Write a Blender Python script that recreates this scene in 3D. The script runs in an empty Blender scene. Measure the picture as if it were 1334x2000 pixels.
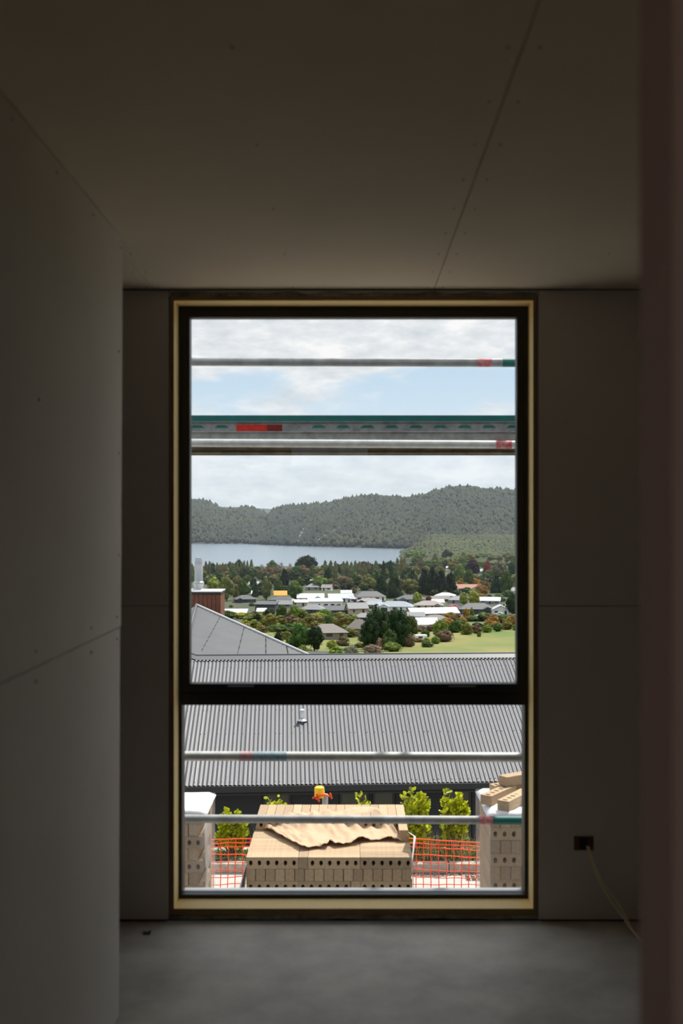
import bpy, bmesh, math, random
import numpy as np
from mathutils import Vector, Matrix
R = math.radians
S = bpy.context.scene
COL = S.collection
random.seed(7); rng = np.random.default_rng(7)
F = 2160.0; CX, CY = 685.0, 1010.0; EYE = 1.73      # focal length in px, vanishing point, eye height above the room floor

# ---------------------------------------------------------------- camera, sky, sun, exposure
cd = bpy.data.cameras.new('camera'); cam = bpy.data.objects.new('camera', cd); COL.objects.link(cam)
cam.location = (0, 0, EYE); cam.rotation_euler = (R(90), 0, 0)
cd.sensor_width = 36; cd.lens = F / 2000 * 36
cd.shift_x = -(CX - 667) / 2000; cd.shift_y = (CY - 1000) / 2000
cd.clip_start = 0.05; cd.clip_end = 20000
cd.dof.use_dof = True; cd.dof.focus_distance = 26; cd.dof.aperture_fstop = 3.4
S.camera = cam
S.view_settings.view_transform = 'Standard'; S.view_settings.look = 'None'
S.view_settings.gamma = 1; S.view_settings.use_curve_mapping = False
S.view_settings.exposure = 0.0
S.cycles.use_denoising = True
S.cycles.max_bounces = 8; S.cycles.diffuse_bounces = 5; S.cycles.transparent_max_bounces = 16
S.cycles.volume_bounces = 0; S.cycles.sample_clamp_indirect = 6

W = bpy.data.worlds.new('sky'); S.world = W; W.use_nodes = True
nt = W.node_tree; nt.nodes.clear()
def N(t, k, **kw):
    n = t.nodes.new(k)
    for a, b in kw.items():
        if a == 'ins':
            for i, v in b.items(): n.inputs[i].default_value = v
        else: setattr(n, a, b)
    return n
def ramp(t, pts, interp='LINEAR'):
    n = t.nodes.new('ShaderNodeValToRGB'); e = n.color_ramp.elements; n.color_ramp.interpolation = interp
    while len(e) < len(pts): e.new(0.5)
    for q, (p, c) in zip(e, pts):
        q.position = p; q.color = tuple(c) + (1,) if len(c) == 3 else c
    return n
tc = N(nt, 'ShaderNodeTexCoord'); L = nt.links.new
sep = N(nt, 'ShaderNodeSeparateXYZ'); L(tc.outputs['Generated'], sep.inputs[0])
stretch = N(nt, 'ShaderNodeMapping', ins={'Location': (0.0, 0.35, 0.0), 'Scale': (1, 1, 2.6)}); L(tc.outputs['Generated'], stretch.inputs[0])
n1 = N(nt, 'ShaderNodeTexNoise', ins={'Scale': 8.0, 'Detail': 9.0, 'Roughness': 0.52, 'Distortion': 0.2}); L(stretch.outputs[0], n1.inputs['Vector'])
n2 = N(nt, 'ShaderNodeTexNoise', ins={'Scale': 24.0, 'Detail': 8.0, 'Roughness': 0.6}); L(stretch.outputs[0], n2.inputs['Vector'])
def g(v): return (v, v, v)
# cloud cover by height above the horizon: hazy low deck, a clearer band, then broken cloud on up to the zenith
zr = N(nt, 'ShaderNodeMapRange', ins={'From Min': 0.0, 'From Max': 0.4}); L(sep.outputs['Z'], zr.inputs['Value'])
cov = ramp(nt, [(0.0, g(.95)), (0.17, g(.80)), (0.215, g(.42)), (0.30, g(.42)), (0.36, g(.74)), (0.45, g(.8)), (1.0, g(.62))])
L(zr.outputs[0], cov.inputs[0])
ad = N(nt, 'ShaderNodeMath', operation='MULTIPLY_ADD', ins={1: 2.2, 2: -1.1}); L(n1.outputs['Fac'], ad.inputs[0])
ad2 = N(nt, 'ShaderNodeMath', operation='ADD'); L(ad.outputs[0], ad2.inputs[0]); L(cov.outputs[0], ad2.inputs[1])
cm = ramp(nt, [(0.30, g(0)), (0.62, g(1))], 'EASE'); L(ad2.outputs[0], cm.inputs[0])
cc = ramp(nt, [(0.32, (.56, .61, .66)), (0.50, (.74, .77, .80)), (0.64, (.92, .92, .92))]); L(n2.outputs['Fac'], cc.inputs[0])
lowc = ramp(nt, [(0.0, (.70, .80, .865)), (0.18, (.84, .91, .97)), (0.34, (1, 1, 1)), (1, (1, 1, 1))]); L(zr.outputs[0], lowc.inputs[0])
cl = N(nt, 'ShaderNodeMixRGB', blend_type='MULTIPLY', ins={0: 1}); L(cc.outputs[0], cl.inputs[1]); L(lowc.outputs[0], cl.inputs[2])
lift = N(nt, 'ShaderNodeMixRGB', blend_type='ADD', ins={0: 1, 2: (.05, .05, .045, 1)}); L(cl.outputs[0], lift.inputs[1])
blue = ramp(nt, [(0.0, (.62, .72, .80)), (0.25, (.54, .72, .87)), (0.6, (.34, .55, .82)), (1, (.26, .46, .76))]); L(zr.outputs[0], blue.inputs[0])
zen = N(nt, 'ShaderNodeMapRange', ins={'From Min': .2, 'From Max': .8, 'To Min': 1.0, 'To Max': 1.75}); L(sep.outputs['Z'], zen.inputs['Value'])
mx = N(nt, 'ShaderNodeMixRGB'); L(cm.outputs[0], mx.inputs[0]); L(blue.outputs[0], mx.inputs[1]); L(lift.outputs[0], mx.inputs[2])
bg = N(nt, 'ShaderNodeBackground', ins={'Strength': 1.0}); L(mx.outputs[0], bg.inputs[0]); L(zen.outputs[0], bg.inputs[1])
wo = N(nt, 'ShaderNodeOutputWorld'); L(bg.outputs[0], wo.inputs[0])

sd = bpy.data.lights.new('sun', 'SUN'); sun = bpy.data.objects.new('sun', sd); COL.objects.link(sun)
sd.energy = 5.6; sd.angle = R(0.6); sd.color = (1.0, .94, .84)
SAZ, SEL = R(35), R(57)
sdir = Vector((math.sin(SAZ) * math.cos(SEL), math.cos(SAZ) * math.cos(SEL), math.sin(SEL)))
sun.rotation_euler = sdir.to_track_quat('Z', 'Y').to_euler(); sun.location = (20, 30, 60)

# ---------------------------------------------------------------- helpers
def P(x, y, d): return Vector(((x - CX) * d / F, d, EYE - (y - CY) * d / F))
def tag(o, label=None, cat=None, group=None, kind=None):
    if label: o['label'] = label
    if cat: o['category'] = cat
    if group: o['group'] = group
    if kind: o['kind'] = kind
    return o
def empty(name, loc=(0, 0, 0), rz=0, parent=None):
    o = bpy.data.objects.new(name, None); COL.objects.link(o); o.location = loc; o.rotation_euler = (0, 0, rz)
    o.empty_display_size = .1
    if parent: o.parent = parent
    return o
def obj(name, me, parent=None, loc=None, rot=None, scale=None):
    o = bpy.data.objects.new(name, me); COL.objects.link(o)
    if parent: o.parent = parent
    if loc is not None: o.location = loc
    if rot is not None: o.rotation_euler = rot
    if scale is not None: o.scale = scale
    return o
class MB:
    def __init__(s): s.v = []; s.f = []
    def add(s, vs, fs):
        b = len(s.v); s.v += [tuple(v) for v in vs]; s.f += [tuple(i + b for i in f) for f in fs]; return s
    def box(s, x0, x1, y0, y1, z0, z1, m=None):
        vs = [Vector(p) for p in ((x0,y0,z0),(x1,y0,z0),(x1,y1,z0),(x0,y1,z0),(x0,y0,z1),(x1,y0,z1),(x1,y1,z1),(x0,y1,z1))]
        if m: vs = [m @ v for v in vs]
        return s.add(vs, [(0,3,2,1),(4,5,6,7),(0,1,5,4),(1,2,6,5),(2,3,7,6),(3,0,4,7)])
    def tube(s, pts, r, n=12, cap=True):
        pts = [Vector(p) for p in pts]; rs = r if isinstance(r, (list, tuple)) else [r] * len(pts)
        rings = []; prev = None
        for i, p in enumerate(pts):
            t = (pts[min(i+1, len(pts)-1)] - pts[max(i-1, 0)]).normalized()
            a = prev if prev is not None else (Vector((0,0,1)) if abs(t.z) < .9 else Vector((1,0,0)))
            u = (a - t * a.dot(t)).normalized(); w = t.cross(u); prev = u
            rings.append([p + (u * math.cos(2*math.pi*k/n) + w * math.sin(2*math.pi*k/n)) * rs[i] for k in range(n)])
        vs = [v for q in rings for v in q]; fs = []
        for i in range(len(pts) - 1):
            for k in range(n):
                a, b = i*n + k, i*n + (k+1) % n
                fs.append((a, b, b + n, a + n))
        if cap: fs += [tuple(range(n))[::-1], tuple(range((len(pts)-1)*n, len(pts)*n))]
        return s.add(vs, fs)
    def lathe(s, prof, c=(0,0,0), n=20):
        vs = []; fs = []
        for r, z in prof:
            for k in range(n): vs.append((c[0] + r*math.cos(2*math.pi*k/n), c[1] + r*math.sin(2*math.pi*k/n), c[2] + z))
        for i in range(len(prof) - 1):
            for k in range(n):
                a, b = i*n + k, i*n + (k+1) % n; fs.append((a, b, b + n, a + n))
        return s.add(vs, fs)
    def mesh(s, name, mat, smooth=False):
        me = bpy.data.meshes.new(name); me.from_pydata(s.v, [], s.f); me.validate(); me.update()
        if mat: me.materials.append(mat)
        if smooth:
            me.shade_smooth()
            try: me.set_sharp_from_angle(angle=R(40))
            except Exception: pass
        return me
    def build(s, name, mat, parent=None, smooth=False, loc=None, rot=None, bevel=0):
        o = obj(name, s.mesh(name, mat, smooth), parent, loc, rot)
        if bevel:
            b = o.modifiers.new('bevel', 'BEVEL'); b.width = bevel; b.segments = 2; b.limit_method = 'ANGLE'
        return o
def npmesh(name, V, Fc, mat, smooth=False):
    """V (n,3), Fc (m,k) arrays of one polygon size."""
    me = bpy.data.meshes.new(name); V = np.asarray(V, np.float32); Fc = np.asarray(Fc, np.int32)
    me.vertices.add(len(V)); me.vertices.foreach_set('co', V.ravel())
    m, k = Fc.shape
    me.loops.add(m * k); me.loops.foreach_set('vertex_index', Fc.ravel())
    me.polygons.add(m); me.polygons.foreach_set('loop_start', np.arange(0, m*k, k, dtype=np.int32))
    me.update(calc_edges=True); me.validate()
    if mat: me.materials.append(mat)
    if smooth: me.shade_smooth()
    return me
_perm = rng.random((256, 256))
def vnoise(x, y):
    x = np.asarray(x, float); y = np.asarray(y, float)
    xi = np.floor(x).astype(int); yi = np.floor(y).astype(int); fx = x - xi; fy = y - yi
    fx = fx*fx*(3-2*fx); fy = fy*fy*(3-2*fy)
    q = lambda a, b: _perm[a & 255, b & 255]
    return (q(xi,yi)*(1-fx) + q(xi+1,yi)*fx)*(1-fy) + (q(xi,yi+1)*(1-fx) + q(xi+1,yi+1)*fx)*fy
def fbm(x, y, o=5):
    s = 0; a = .5; f = 1.0
    for i in range(o): s = s + a * vnoise(np.asarray(x)*f + i*17.3, np.asarray(y)*f + i*9.7); a *= .5; f *= 2.03
    return s

# ---------------------------------------------------------------- materials
def mat(name, col, rough=.6, metal=0, noise=None, bump=None, spec=.5, trans=0, objcol=False, island=0, col2=None, stretch=None):
    m = bpy.data.materials.new(name); m.use_nodes = True; t = m.node_tree; b = t.nodes['Principled BSDF']
    b.inputs['Base Color'].default_value = tuple(col) + (1,); b.inputs['Roughness'].default_value = rough
    b.inputs['Metallic'].default_value = metal; b.inputs['Specular IOR Level'].default_value = spec
    tcx = N(t, 'ShaderNodeTexCoord'); vec = tcx.outputs['Object']
    if stretch:
        mp = N(t, 'ShaderNodeMapping', ins={'Scale': stretch}); t.links.new(vec, mp.inputs[0]); vec = mp.outputs[0]
    last = None
    if noise:
        sc, amt = noise
        nn = N(t, 'ShaderNodeTexNoise', ins={'Scale': sc, 'Detail': 8.0, 'Roughness': .6}); t.links.new(vec, nn.inputs['Vector'])
        c2 = col2 if col2 else tuple(c * (1 - amt) for c in col)
        c1 = col if col2 else tuple(min(1, c * (1 + amt)) for c in col)
        rp = ramp(t, [(.35, c2), (.65, c1)]); t.links.new(nn.outputs['Fac'], rp.inputs[0]); last = rp.outputs[0]
    if objcol:
        oi = N(t, 'ShaderNodeObjectInfo')
        if last is None: last = oi.outputs['Color']
        else:
            mm = N(t, 'ShaderNodeMixRGB', blend_type='MULTIPLY', ins={0: 1}); t.links.new(last, mm.inputs[1]); t.links.new(oi.outputs['Color'], mm.inputs[2]); last = mm.outputs[0]
    if island:
        gi = N(t, 'ShaderNodeNewGeometry'); mr = N(t, 'ShaderNodeMapRange', ins={'To Min': 1 - island, 'To Max': 1 + island})
        t.links.new(gi.outputs['Random Per Island'], mr.inputs['Value'])
        if last is None:
            rgb = N(t, 'ShaderNodeRGB'); rgb.outputs[0].default_value = tuple(col) + (1,); last = rgb.outputs[0]
        vm = N(t, 'ShaderNodeVectorMath', operation='SCALE'); t.links.new(last, vm.inputs[0]); t.links.new(mr.outputs[0], vm.inputs['Scale']); last = vm.outputs[0]
    if last is not None: t.links.new(last, b.inputs['Base Color'])
    if bump:
        bs, bd, bst = bump
        bn = N(t, 'ShaderNodeTexNoise', ins={'Scale': bs, 'Detail': 6.0}); t.links.new(vec, bn.inputs['Vector'])
        bp = N(t, 'ShaderNodeBump', ins={'Strength': bst, 'Distance': bd}); t.links.new(bn.outputs['Fac'], bp.inputs['Height']); t.links.new(bp.outputs[0], b.inputs['Normal'])
    if trans:
        tr = N(t, 'ShaderNodeBsdfTranslucent'); ms = N(t, 'ShaderNodeMixShader', ins={0: trans})
        if last is not None: t.links.new(last, tr.inputs[0])
        else: tr.inputs[0].default_value = tuple(col) + (1,)
        t.links.new(b.outputs[0], ms.inputs[1]); t.links.new(tr.outputs[0], ms.inputs[2])
        t.links.new(ms.outputs[0], t.nodes['Material Output'].inputs['Surface'])
    return m
def glassmat(name, refl=1.0, tint=(1, 1, 1), rough=0.0):
    m = bpy.data.materials.new(name); m.use_nodes = True; t = m.node_tree; t.nodes.clear()
    tr = N(t, 'ShaderNodeBsdfTransparent', ins={0: tint + (1,)}); gl = N(t, 'ShaderNodeBsdfGlossy', ins={'Roughness': rough})
    fr = N(t, 'ShaderNodeFresnel', ins={'IOR': 1.5}); ml = N(t, 'ShaderNodeMath', operation='MULTIPLY', ins={1: refl}); 
    ge = N(t, 'ShaderNodeNewGeometry'); iv = N(t, 'ShaderNodeMath', operation='SUBTRACT', ins={0: 1.0}); t.links.new(ge.outputs['Backfacing'], iv.inputs[1])
    mf = N(t, 'ShaderNodeMath', operation='MULTIPLY'); t.links.new(fr.outputs[0], mf.inputs[0]); t.links.new(iv.outputs[0], mf.inputs[1]); t.links.new(mf.outputs[0], ml.inputs[0])
    ms = N(t, 'ShaderNodeMixShader'); t.links.new(ml.outputs[0], ms.inputs[0]); t.links.new(tr.outputs[0], ms.inputs[1]); t.links.new(gl.outputs[0], ms.inputs[2])
    o = N(t, 'ShaderNodeOutputMaterial'); t.links.new(ms.outputs[0], o.inputs[0]); return m
def film(name, white=.25, gloss=.12):
    m = bpy.data.materials.new(name); m.use_nodes = True; t = m.node_tree; t.nodes.clear()
    tr = N(t, 'ShaderNodeBsdfTransparent'); gl = N(t, 'ShaderNodeBsdfGlossy', ins={'Roughness': .22}); df = N(t, 'ShaderNodeBsdfTranslucent', ins={0: (.9, .88, .88, 1)}); d2 = N(t, 'ShaderNodeBsdfDiffuse', ins={0: (.85, .84, .85, 1)})
    tcx = N(t, 'ShaderNodeTexCoord'); nn = N(t, 'ShaderNodeTexNoise', ins={'Scale': 7.0, 'Detail': 5.0, 'Distortion': 1.5}); t.links.new(tcx.outputs['Object'], nn.inputs['Vector'])
    mr = N(t, 'ShaderNodeMapRange', ins={'From Min': .3, 'From Max': .7, 'To Min': white * .3, 'To Max': white * 1.7}); t.links.new(nn.outputs['Fac'], mr.inputs['Value'])
    a = N(t, 'ShaderNodeMixShader', ins={0: .5}); t.links.new(df.outputs[0], a.inputs[1]); t.links.new(d2.outputs[0], a.inputs[2])
    b = N(t, 'ShaderNodeMixShader'); t.links.new(mr.outputs[0], b.inputs[0]); t.links.new(tr.outputs[0], b.inputs[1]); t.links.new(a.outputs[0], b.inputs[2])
    c = N(t, 'ShaderNodeMixShader', ins={0: gloss}); t.links.new(b.outputs[0], c.inputs[1]); t.links.new(gl.outputs[0], c.inputs[2])
    o = N(t, 'ShaderNodeOutputMaterial'); t.links.new(c.outputs[0], o.inputs[0]); return m

M = dict(
    gib=mat('plasterboard paper', (.70, .645, .585), .85, noise=(1.4, .05), bump=(90, .0006, .25)),
    gibceil=mat('ceiling plasterboard paper', (.66, .58, .455), .85, noise=(1.1, .05), bump=(90, .0006, .25)),
    fillcut=mat('dark finish to cut fill on unseen walls', (.075, .07, .065), .9, noise=(3, .1)), gap=mat('joint shadow timber', (.07, .055, .04), .9),  # unseen walls get an invented dark finish to cut bounced fill
    brownwall=mat('partition paper', (.46, .33, .31), .85, noise=(2, .02)),
    concrete=mat('polished slab', (.62, .575, .51), .55, noise=(2.6, .22), bump=(14, .002, .3)),
    pine=mat('pine lining', (.92, .69, .30), .6, noise=(6, .05), stretch=(14, 14, 1)),
    pinedark=mat('pine front edge', (.26, .15, .055), .7, noise=(8, .15)),
    alu=mat('black powder coat', (.012, .012, .011), .45),
    alusill=mat('grey anodised sill', (.45, .47, .50), .5, metal=.0),
    screw=mat('screw head', (.09, .075, .06), .5, metal=.4),
    brass=mat('bright screw head', (.75, .62, .35), .35, metal=.6),
    latch=mat('satin latch', (.32, .32, .33), .35, metal=.8),
    plaster=mat('gap foam and plaster', (.24, .235, .19), .95, noise=(20, .4), bump=(40, .01, .8)),
    galv=mat('galvanised steel', (.40, .41, .40), .42, metal=.55, noise=(22, .22), bump=(60, .001, .3)),
    galvmid=mat('galvanised steel toned for less sun', (.34, .35, .35), .5, metal=.3, noise=(12, .2), bump=(60, .001, .2)), galvlight=mat('bright galvanised steel', (.62, .63, .61), .45, metal=.25, noise=(16, .15), bump=(60, .001, .2)),  # galvmid puts the lowest rail's weaker sun into its colour
    galvdark=mat('dark brownish steel', (.19, .165, .12), .6, metal=.3, noise=(12, .3)),  # planks and rear ledger get a darker, browner steel tone
    green=mat('green paint', (.012, .16, .14), .5, noise=(9, .15)),
    red=mat('red tape', (.72, .03, .015), .5, noise=(60, .25)),
    darkred=mat('dark red tape', (.09, .008, .008), .5, noise=(90, .5), col2=(.4, .02, .015)),
    pinkred=mat('faded red tape', (.50, .05, .06), .5, noise=(40, .35), col2=(.65, .35, .36)),
    bluepaint=mat('blue paint smear', (.10, .32, .45), .6, noise=(90, .4), col2=(.5, .55, .55)),
    pinkpaint=mat('pink paint smear', (.6, .22, .27), .6, noise=(90, .3), col2=(.6, .5, .5)),
    brick=mat('sand brick', (.52, .40, .275), .9, noise=(120, .16), bump=(200, .002, .5), island=.0),
    brick2=mat('darker sand brick', (.44, .335, .235), .9, noise=(120, .18), bump=(200, .002, .5)),
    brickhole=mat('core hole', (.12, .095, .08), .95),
    paper=mat('brown kraft paper', (.58, .40, .25), .75, noise=(9, .08), trans=.12),
    white=mat('white pallet hood', (.80, .80, .81), .45, noise=(8, .08), bump=(9, .02, .7), trans=.1),
    timber=mat('pallet timber', (.42, .31, .19), .8, noise=(10, .2)),
    drive=mat('driveway concrete', (.40, .375, .34), .85, noise=(3.2, .12), bump=(60, .004, .4)),
    kerb=mat('kerb concrete', (.36, .33, .275), .9, noise=(14, .25), bump=(50, .006, .6)),
    bark=mat('bark', (.20, .15, .11), .9, island=.9),
    soil=mat('soil', (.07, .05, .035), .95, noise=(20, .4)),
    leafn=mat('hedge leaf', (.42, .46, .012), .35, island=.5, trans=.45),
    leafg=mat('weed leaf', (.12, .22, .04), .6, island=.5, trans=.25),
    twig=mat('twig', (.24, .16, .09), .8),
    straw=mat('dry grass', (.42, .34, .2), .8, island=.4),
    roof=mat('grey painted corrugated steel', (.080, .081, .088), .36, noise=(2.2, .05), spec=.35),
    roof2=mat('pale weathered corrugated steel', (.115, .118, .122), .5, noise=(2.0, .06), spec=.3),
    flash=mat('grey steel flashing', (.085, .087, .093), .45),
    gutter=mat('black gutter', (.018, .018, .018), .5),
    board=mat('charcoal weatherboard', (.016, .017, .019), .6, noise=(9, .15)),
    cedar=mat('red-brown cedar cladding', (.165, .055, .026), .7, noise=(6, .3), stretch=(8, 8, 1)),
    steel=mat('stainless flue', (.42, .42, .43), .35, metal=.6),
    darkglass=mat('dark house glass', (.03, .035, .02), .08, spec=.8),
    orange=mat('orange netting', (.85, .09, .015), .6, trans=.2),
    yellow=mat('yellow plastic cap', (.85, .50, .01), .4),
    grate=mat('black grate', (.01, .01, .01), .6),
    cable=mat('cream cable sheath', (.80, .68, .45), .5),
    flushbox=mat('outlet flush box', (.16, .05, .02), .6),
    glass=glassmat('window glass', 1.0), darkpane=glassmat('pane'),
    film=film('stretch film', .12, .09), filmside=film('thick clear film', .32, .2),
    grass=mat('paddock grass', (.075, .130, .010), .9, noise=(.05, .3), col2=(.19, .165, .035), stretch=(1, .35, 1)), lawn=mat('village ground', (.05, .065, .018), .9, noise=(.03, .3), col2=(.03, .035, .014)),
    scrub=mat('hill scrub', (.016, .022, .012), .95, noise=(.006, .3), col2=(.009, .014, .011)),
    forest=mat('forest crowns', (.026, .033, .013), .95, noise=(.005, .3), col2=(.006, .013, .012), island=.75),
    forestg=mat('scrubland crowns', (.048, .060, .017), .95, noise=(.008, .3), col2=(.022, .034, .012), island=.4),
    slip=mat('bare slip', (.17, .145, .12), .95, noise=(.03, .2)),
    lake=mat('lake water', (.10, .15, .20), .22, spec=.5, bump=(.05, .6, .35)),
    leaf=mat('tree leaf', (1, 1, 1), .85, objcol=True, island=.38, trans=.12, spec=.15),
    bark2=mat('trunk bark', (.10, .07, .045), .9),
    bare=mat('bare twigs', (.20, .15, .12), .9, island=.3),
    roofc=mat('house roofing', (1, 1, 1), .6, objcol=True, noise=(.9, .05), spec=.3),
    wallc=mat('house walling', (1, 1, 1), .8, objcol=True),
    pane=mat('house window glass', (.03, .04, .05), .15),
    carw=mat('white car paint', (.8, .8, .8), .3), tyre=mat('tyre', (.02, .02, .02), .8),
)

# ================================================================ THE ROOM
WALL_Y = 4.727; CEIL = 2.704
def struct(o): o['kind'] = 'structure'; return o
# floor slab
o = MB().box(-2.4, 2.8, -3.2, 4.93, -.18, 0).build('floor', M['concrete']); struct(o)
o = MB().box(-2.5, 2.9, -3.3, 5.14, 2.722, 2.95).build('ceiling', M['gap']); struct(o); ceiling = o
for x0, x1 in ((-2.4, -2.0435), (-2.0405, -.8435), (-.8405, .3555), (.3585, 1.5555), (1.5585, 2.8)):
    MB().box(x0, x1, -3.2, WALL_Y - .002, CEIL, 2.718).build('plasterboard_sheet', M['gibceil'], ceiling, bevel=.0015)
screw_me = MB().lathe([(0.0001, -.0014), (.0030, -.0014), (.0042, 0), (.0042, .001)], n=10).mesh('screw', M['screw'], True)
brass_me = MB().lathe([(0.0001, -.0020), (.0035, -.0018), (.0048, 0), (.0048, .001)], n=10).mesh('screw', M['brass'], True)
def screws(parent, pts, rot, me=screw_me):
    for p in pts: obj('screw', me, parent, p, rot)
for X in (-.245, -.815, -.865, .325, .392, .955, 1.53):
    screws(ceiling, [(X, WALL_Y - .035 - .6*k, CEIL - .0002) for k in range(0, 6)], (0, 0, 0))
    if abs(X - .325) < .1 or X < -.8: screws(ceiling, [(X, WALL_Y - .335 - .6*k, CEIL - .0002) for k in range(0, 4)], (0, 0, 0))
screws(ceiling, [(.345, 2.36, CEIL - .0004)], (0, 0, 0), brass_me)
# back wall with the window opening
wb = MB()
for bx in ((-2.4, -.790, -2.9, 2.9), (.815, 2.8, -2.9, 2.9)): wb.box(bx[0], bx[1], WALL_Y + .012, 4.93, bx[2], bx[3])
wb.box(-.790, .815, WALL_Y + .012, 4.93, -2.9, .0); wb.box(-.790, .815, WALL_Y + .012, 4.93, 2.688, 2.9)
wall_back = struct(wb.build('wall_back', M['gap']))
def sheet(parent, x0, x1, z0, z1, m='gib', y0=None, y1=None):
    return MB().box(x0, x1, WALL_Y if y0 is None else y0, WALL_Y + .013 if y1 is None else y1, z0, z1).build('plasterboard_sheet', M[m], parent, bevel=.001)
for x0, x1 in ((-2.3, -.779), (.803, 2.7)):
    sheet(wall_back, x0, x1, 1.3515, 2.700); sheet(wall_back, x0, x1, .010, 1.3485)
sheet(wall_back, -.776, .800, 2.676, 2.700)
# ragged foam under the lining and above it
def ragged(z0, z1, seed, name, m, x0=-.772, x1=.797, n=120, top=False):
    r = random.Random(seed); vs = []; fs = []
    for i in range(n + 1):
        x = x0 + (x1 - x0) * i / n; j = (fbm(i * .13, seed, 4) - .5) * .9 * abs(z1 - z0)
        zl, zh = (z0 + j, z1) if not top else (z0, z1 + j)
        yy = WALL_Y - .002 - .004 * r.random()
        vs += [(x, yy, zl), (x, yy, zh), (x, WALL_Y + .02, zh), (x, WALL_Y + .02, zl)]
    for i in range(n):
        a = i * 4
        for k in range(4): fs.append((a + k, a + (k+1) % 4, a + 4 + (k+1) % 4, a + 4 + k))
    return MB().add(vs, fs).build(name, m, wall_back, smooth=False)
ragged(.012, .029, 3, 'gap_filler', M['plaster'])
ragged(2.672, 2.690, 5, 'gap_filler', M['plaster'], top=True)
def wscrew(z, X, n=1): return (X, WALL_Y - .0003, z)
for X in (-.797, .825):
    screws(wall_back, [wscrew(z, X) for z in (2.67, 2.36, 2.07, 1.76, 1.385, 1.32, .99, .70, .40, .06)], (R(90), 0, 0))
screws(wall_back, [wscrew(z, 1.21) for z in (2.67, 2.03, 1.385, 1.32, .70, .06)] + [wscrew(2.67, -.812)], (R(90), 0, 0))

# the left partition
wall_left = struct(MB().box(-.90, -.811, -3.2, 3.80, 0.0, 2.704).build('wall_left', M['gap']))
def lsheet(y0, ya, yb, z0, z1):
    x0, x1 = -.810, -.797
    vs = [(x0,y0,z0),(x1,y0,z0),(x1,ya,z0),(x0,ya,z0),(x0,y0,z1),(x1,y0,z1),(x1,yb,z1),(x0,yb,z1)]
    MB().add(vs, [(0,3,2,1),(4,5,6,7),(0,1,5,4),(1,2,6,5),(2,3,7,6),(3,0,4,7)]).build('plasterboard_sheet', M['gib'], wall_left, bevel=.001)
lsheet(-.93, 3.835, 3.868, 1.3515, 2.700); lsheet(-.93, 3.802, 3.822, .02, 1.3485); lsheet(-3.2, -.934, -.934, 1.3515, 2.7); lsheet(-3.2, -.934, -.934, .02, 1.3485)
MB().box(-.90, -.811, 3.80, 3.812, .02, 2.7).build('plasterboard_sheet', M['gib'], wall_left)
lp = [(-.7967, y, z) for y in (3.77, 3.395, 2.80, 2.2) for z in (1.39, 1.315)] + [(-.7967, y, 2.665) for y in (3.84, 3.42, 3.0, 2.6, 2.2)]
lp += [(-.7967, 3.80, z) for z in (2.3, 1.95, 1.6)]
screws(wall_left, lp, (0, R(90), 0)); screws(wall_left, [(-.7965, 2.827, 2.03)], (0, R(90), 0), brass_me)
# further walls of the room
struct(MB().box(-2.4, -2.3, -3.2, 4.93, 0, 2.72).build('wall_left_recess', M['fillcut']))
wrm = MB().box(2.7, 2.8, .75, 4.93, 0, 2.72).box(2.7, 2.8, -3.2, -.75, 0, 2.72).box(2.7, 2.8, -.75, .75, 2.1, 2.72)  # opening added out of view to light the near partition
struct(wrm.build('wall_right', M['fillcut']))
struct(MB().box(2.8, 22, -6, 3.0, -.4, -.2).build('side_ground', M['kerb']))
# the near partition on the right (its end and near face)
wr = struct(MB().box(.287, .375, .99, 1.10, 0, 2.703).build('wall_right_partition', M['brownwall'], bevel=.002))
MB().box(.3752, 2.70, .99, 1.10, 0, 2.703).build('plasterboard_sheet', M['brownwall'], wr)
# rear wall with an open doorway and a high opening behind the camera
rw = MB()
rw.box(-2.4, -.70, -3.3, -3.2, 0, 2.72); rw.box(-.70, .20, -3.3, -3.2, 0, 2.34); rw.box(-.70, .20, -3.3, -3.2, 2.56, 2.72)
rw.box(.20, 2.8, -3.3, -3.2, 0, 2.72)
struct(MB().box(-14, 14, -30, -3.3, -.4, -.2).build('rear_ground', M['kerb']))
struct(rw.build('wall_rear', M['fillcut']))

# ---------------------------------------------------------------- the window
win = empty('window_1', (0, 0, 0)); win['kind'] = 'structure'
XL, XR, ZB, ZT = -.755, .779, .0675, 2.655      # clear opening inside the lining
yl0, yl1 = WALL_Y - .004, 4.875
def lining(name, x0, x1, z0, z1):
    MB().box(x0, x1, yl0 + .0015, yl1, z0, z1).build(name, M['pine'], win)
lining('jamb_lining', -.7705, XL, .033, 2.671); lining('jamb_lining', XR, .7945, .033, 2.671)
lining('head_lining', XL, XR, ZT, 2.671); lining('sill_lining', XL, XR, .033, .0575)
fe = MB(); t = .0015
fe.box(-.772, XL - .0005, yl0, yl0 + t, .031, 2.6725); fe.box(XR + .0005, .796, yl0, yl0 + t, .031, 2.6725)
fe.box(XL - .0005, XR + .0005, yl0, yl0 + t, ZT + .0005, 2.6725); fe.box(XL - .0005, XR + .0005, yl0, yl0 + t, .031, .0567)
tag(fe.build('lining_edge', M['pinedark'], win), 'dark front edge of the pine lining')  # front facing coloured darker than the rest of the lining
FY = 4.850
def frame_ring(name, x0, x1, z0, z1, wl, wr_, wb_, wt, y0, y1, m='alu'):
    b = MB(); b.box(x0, x0 + wl, y0, y1, z0, z1); b.box(x1 - wr_, x1, y0, y1, z0, z1)
    b.box(x0 + wl, x1 - wr_, y0, min(y1, 4.93), z0, z0 + wb_); b.box(x0 + wl, x1 - wr_, y0, y1, z1 - wt, z1)
    return b.build(name, M[m], win, bevel=.001)
frame_ring('frame', XL, XR, .0575, ZT, .015, .0165, .017, .012, FY, 4.935)
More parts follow.
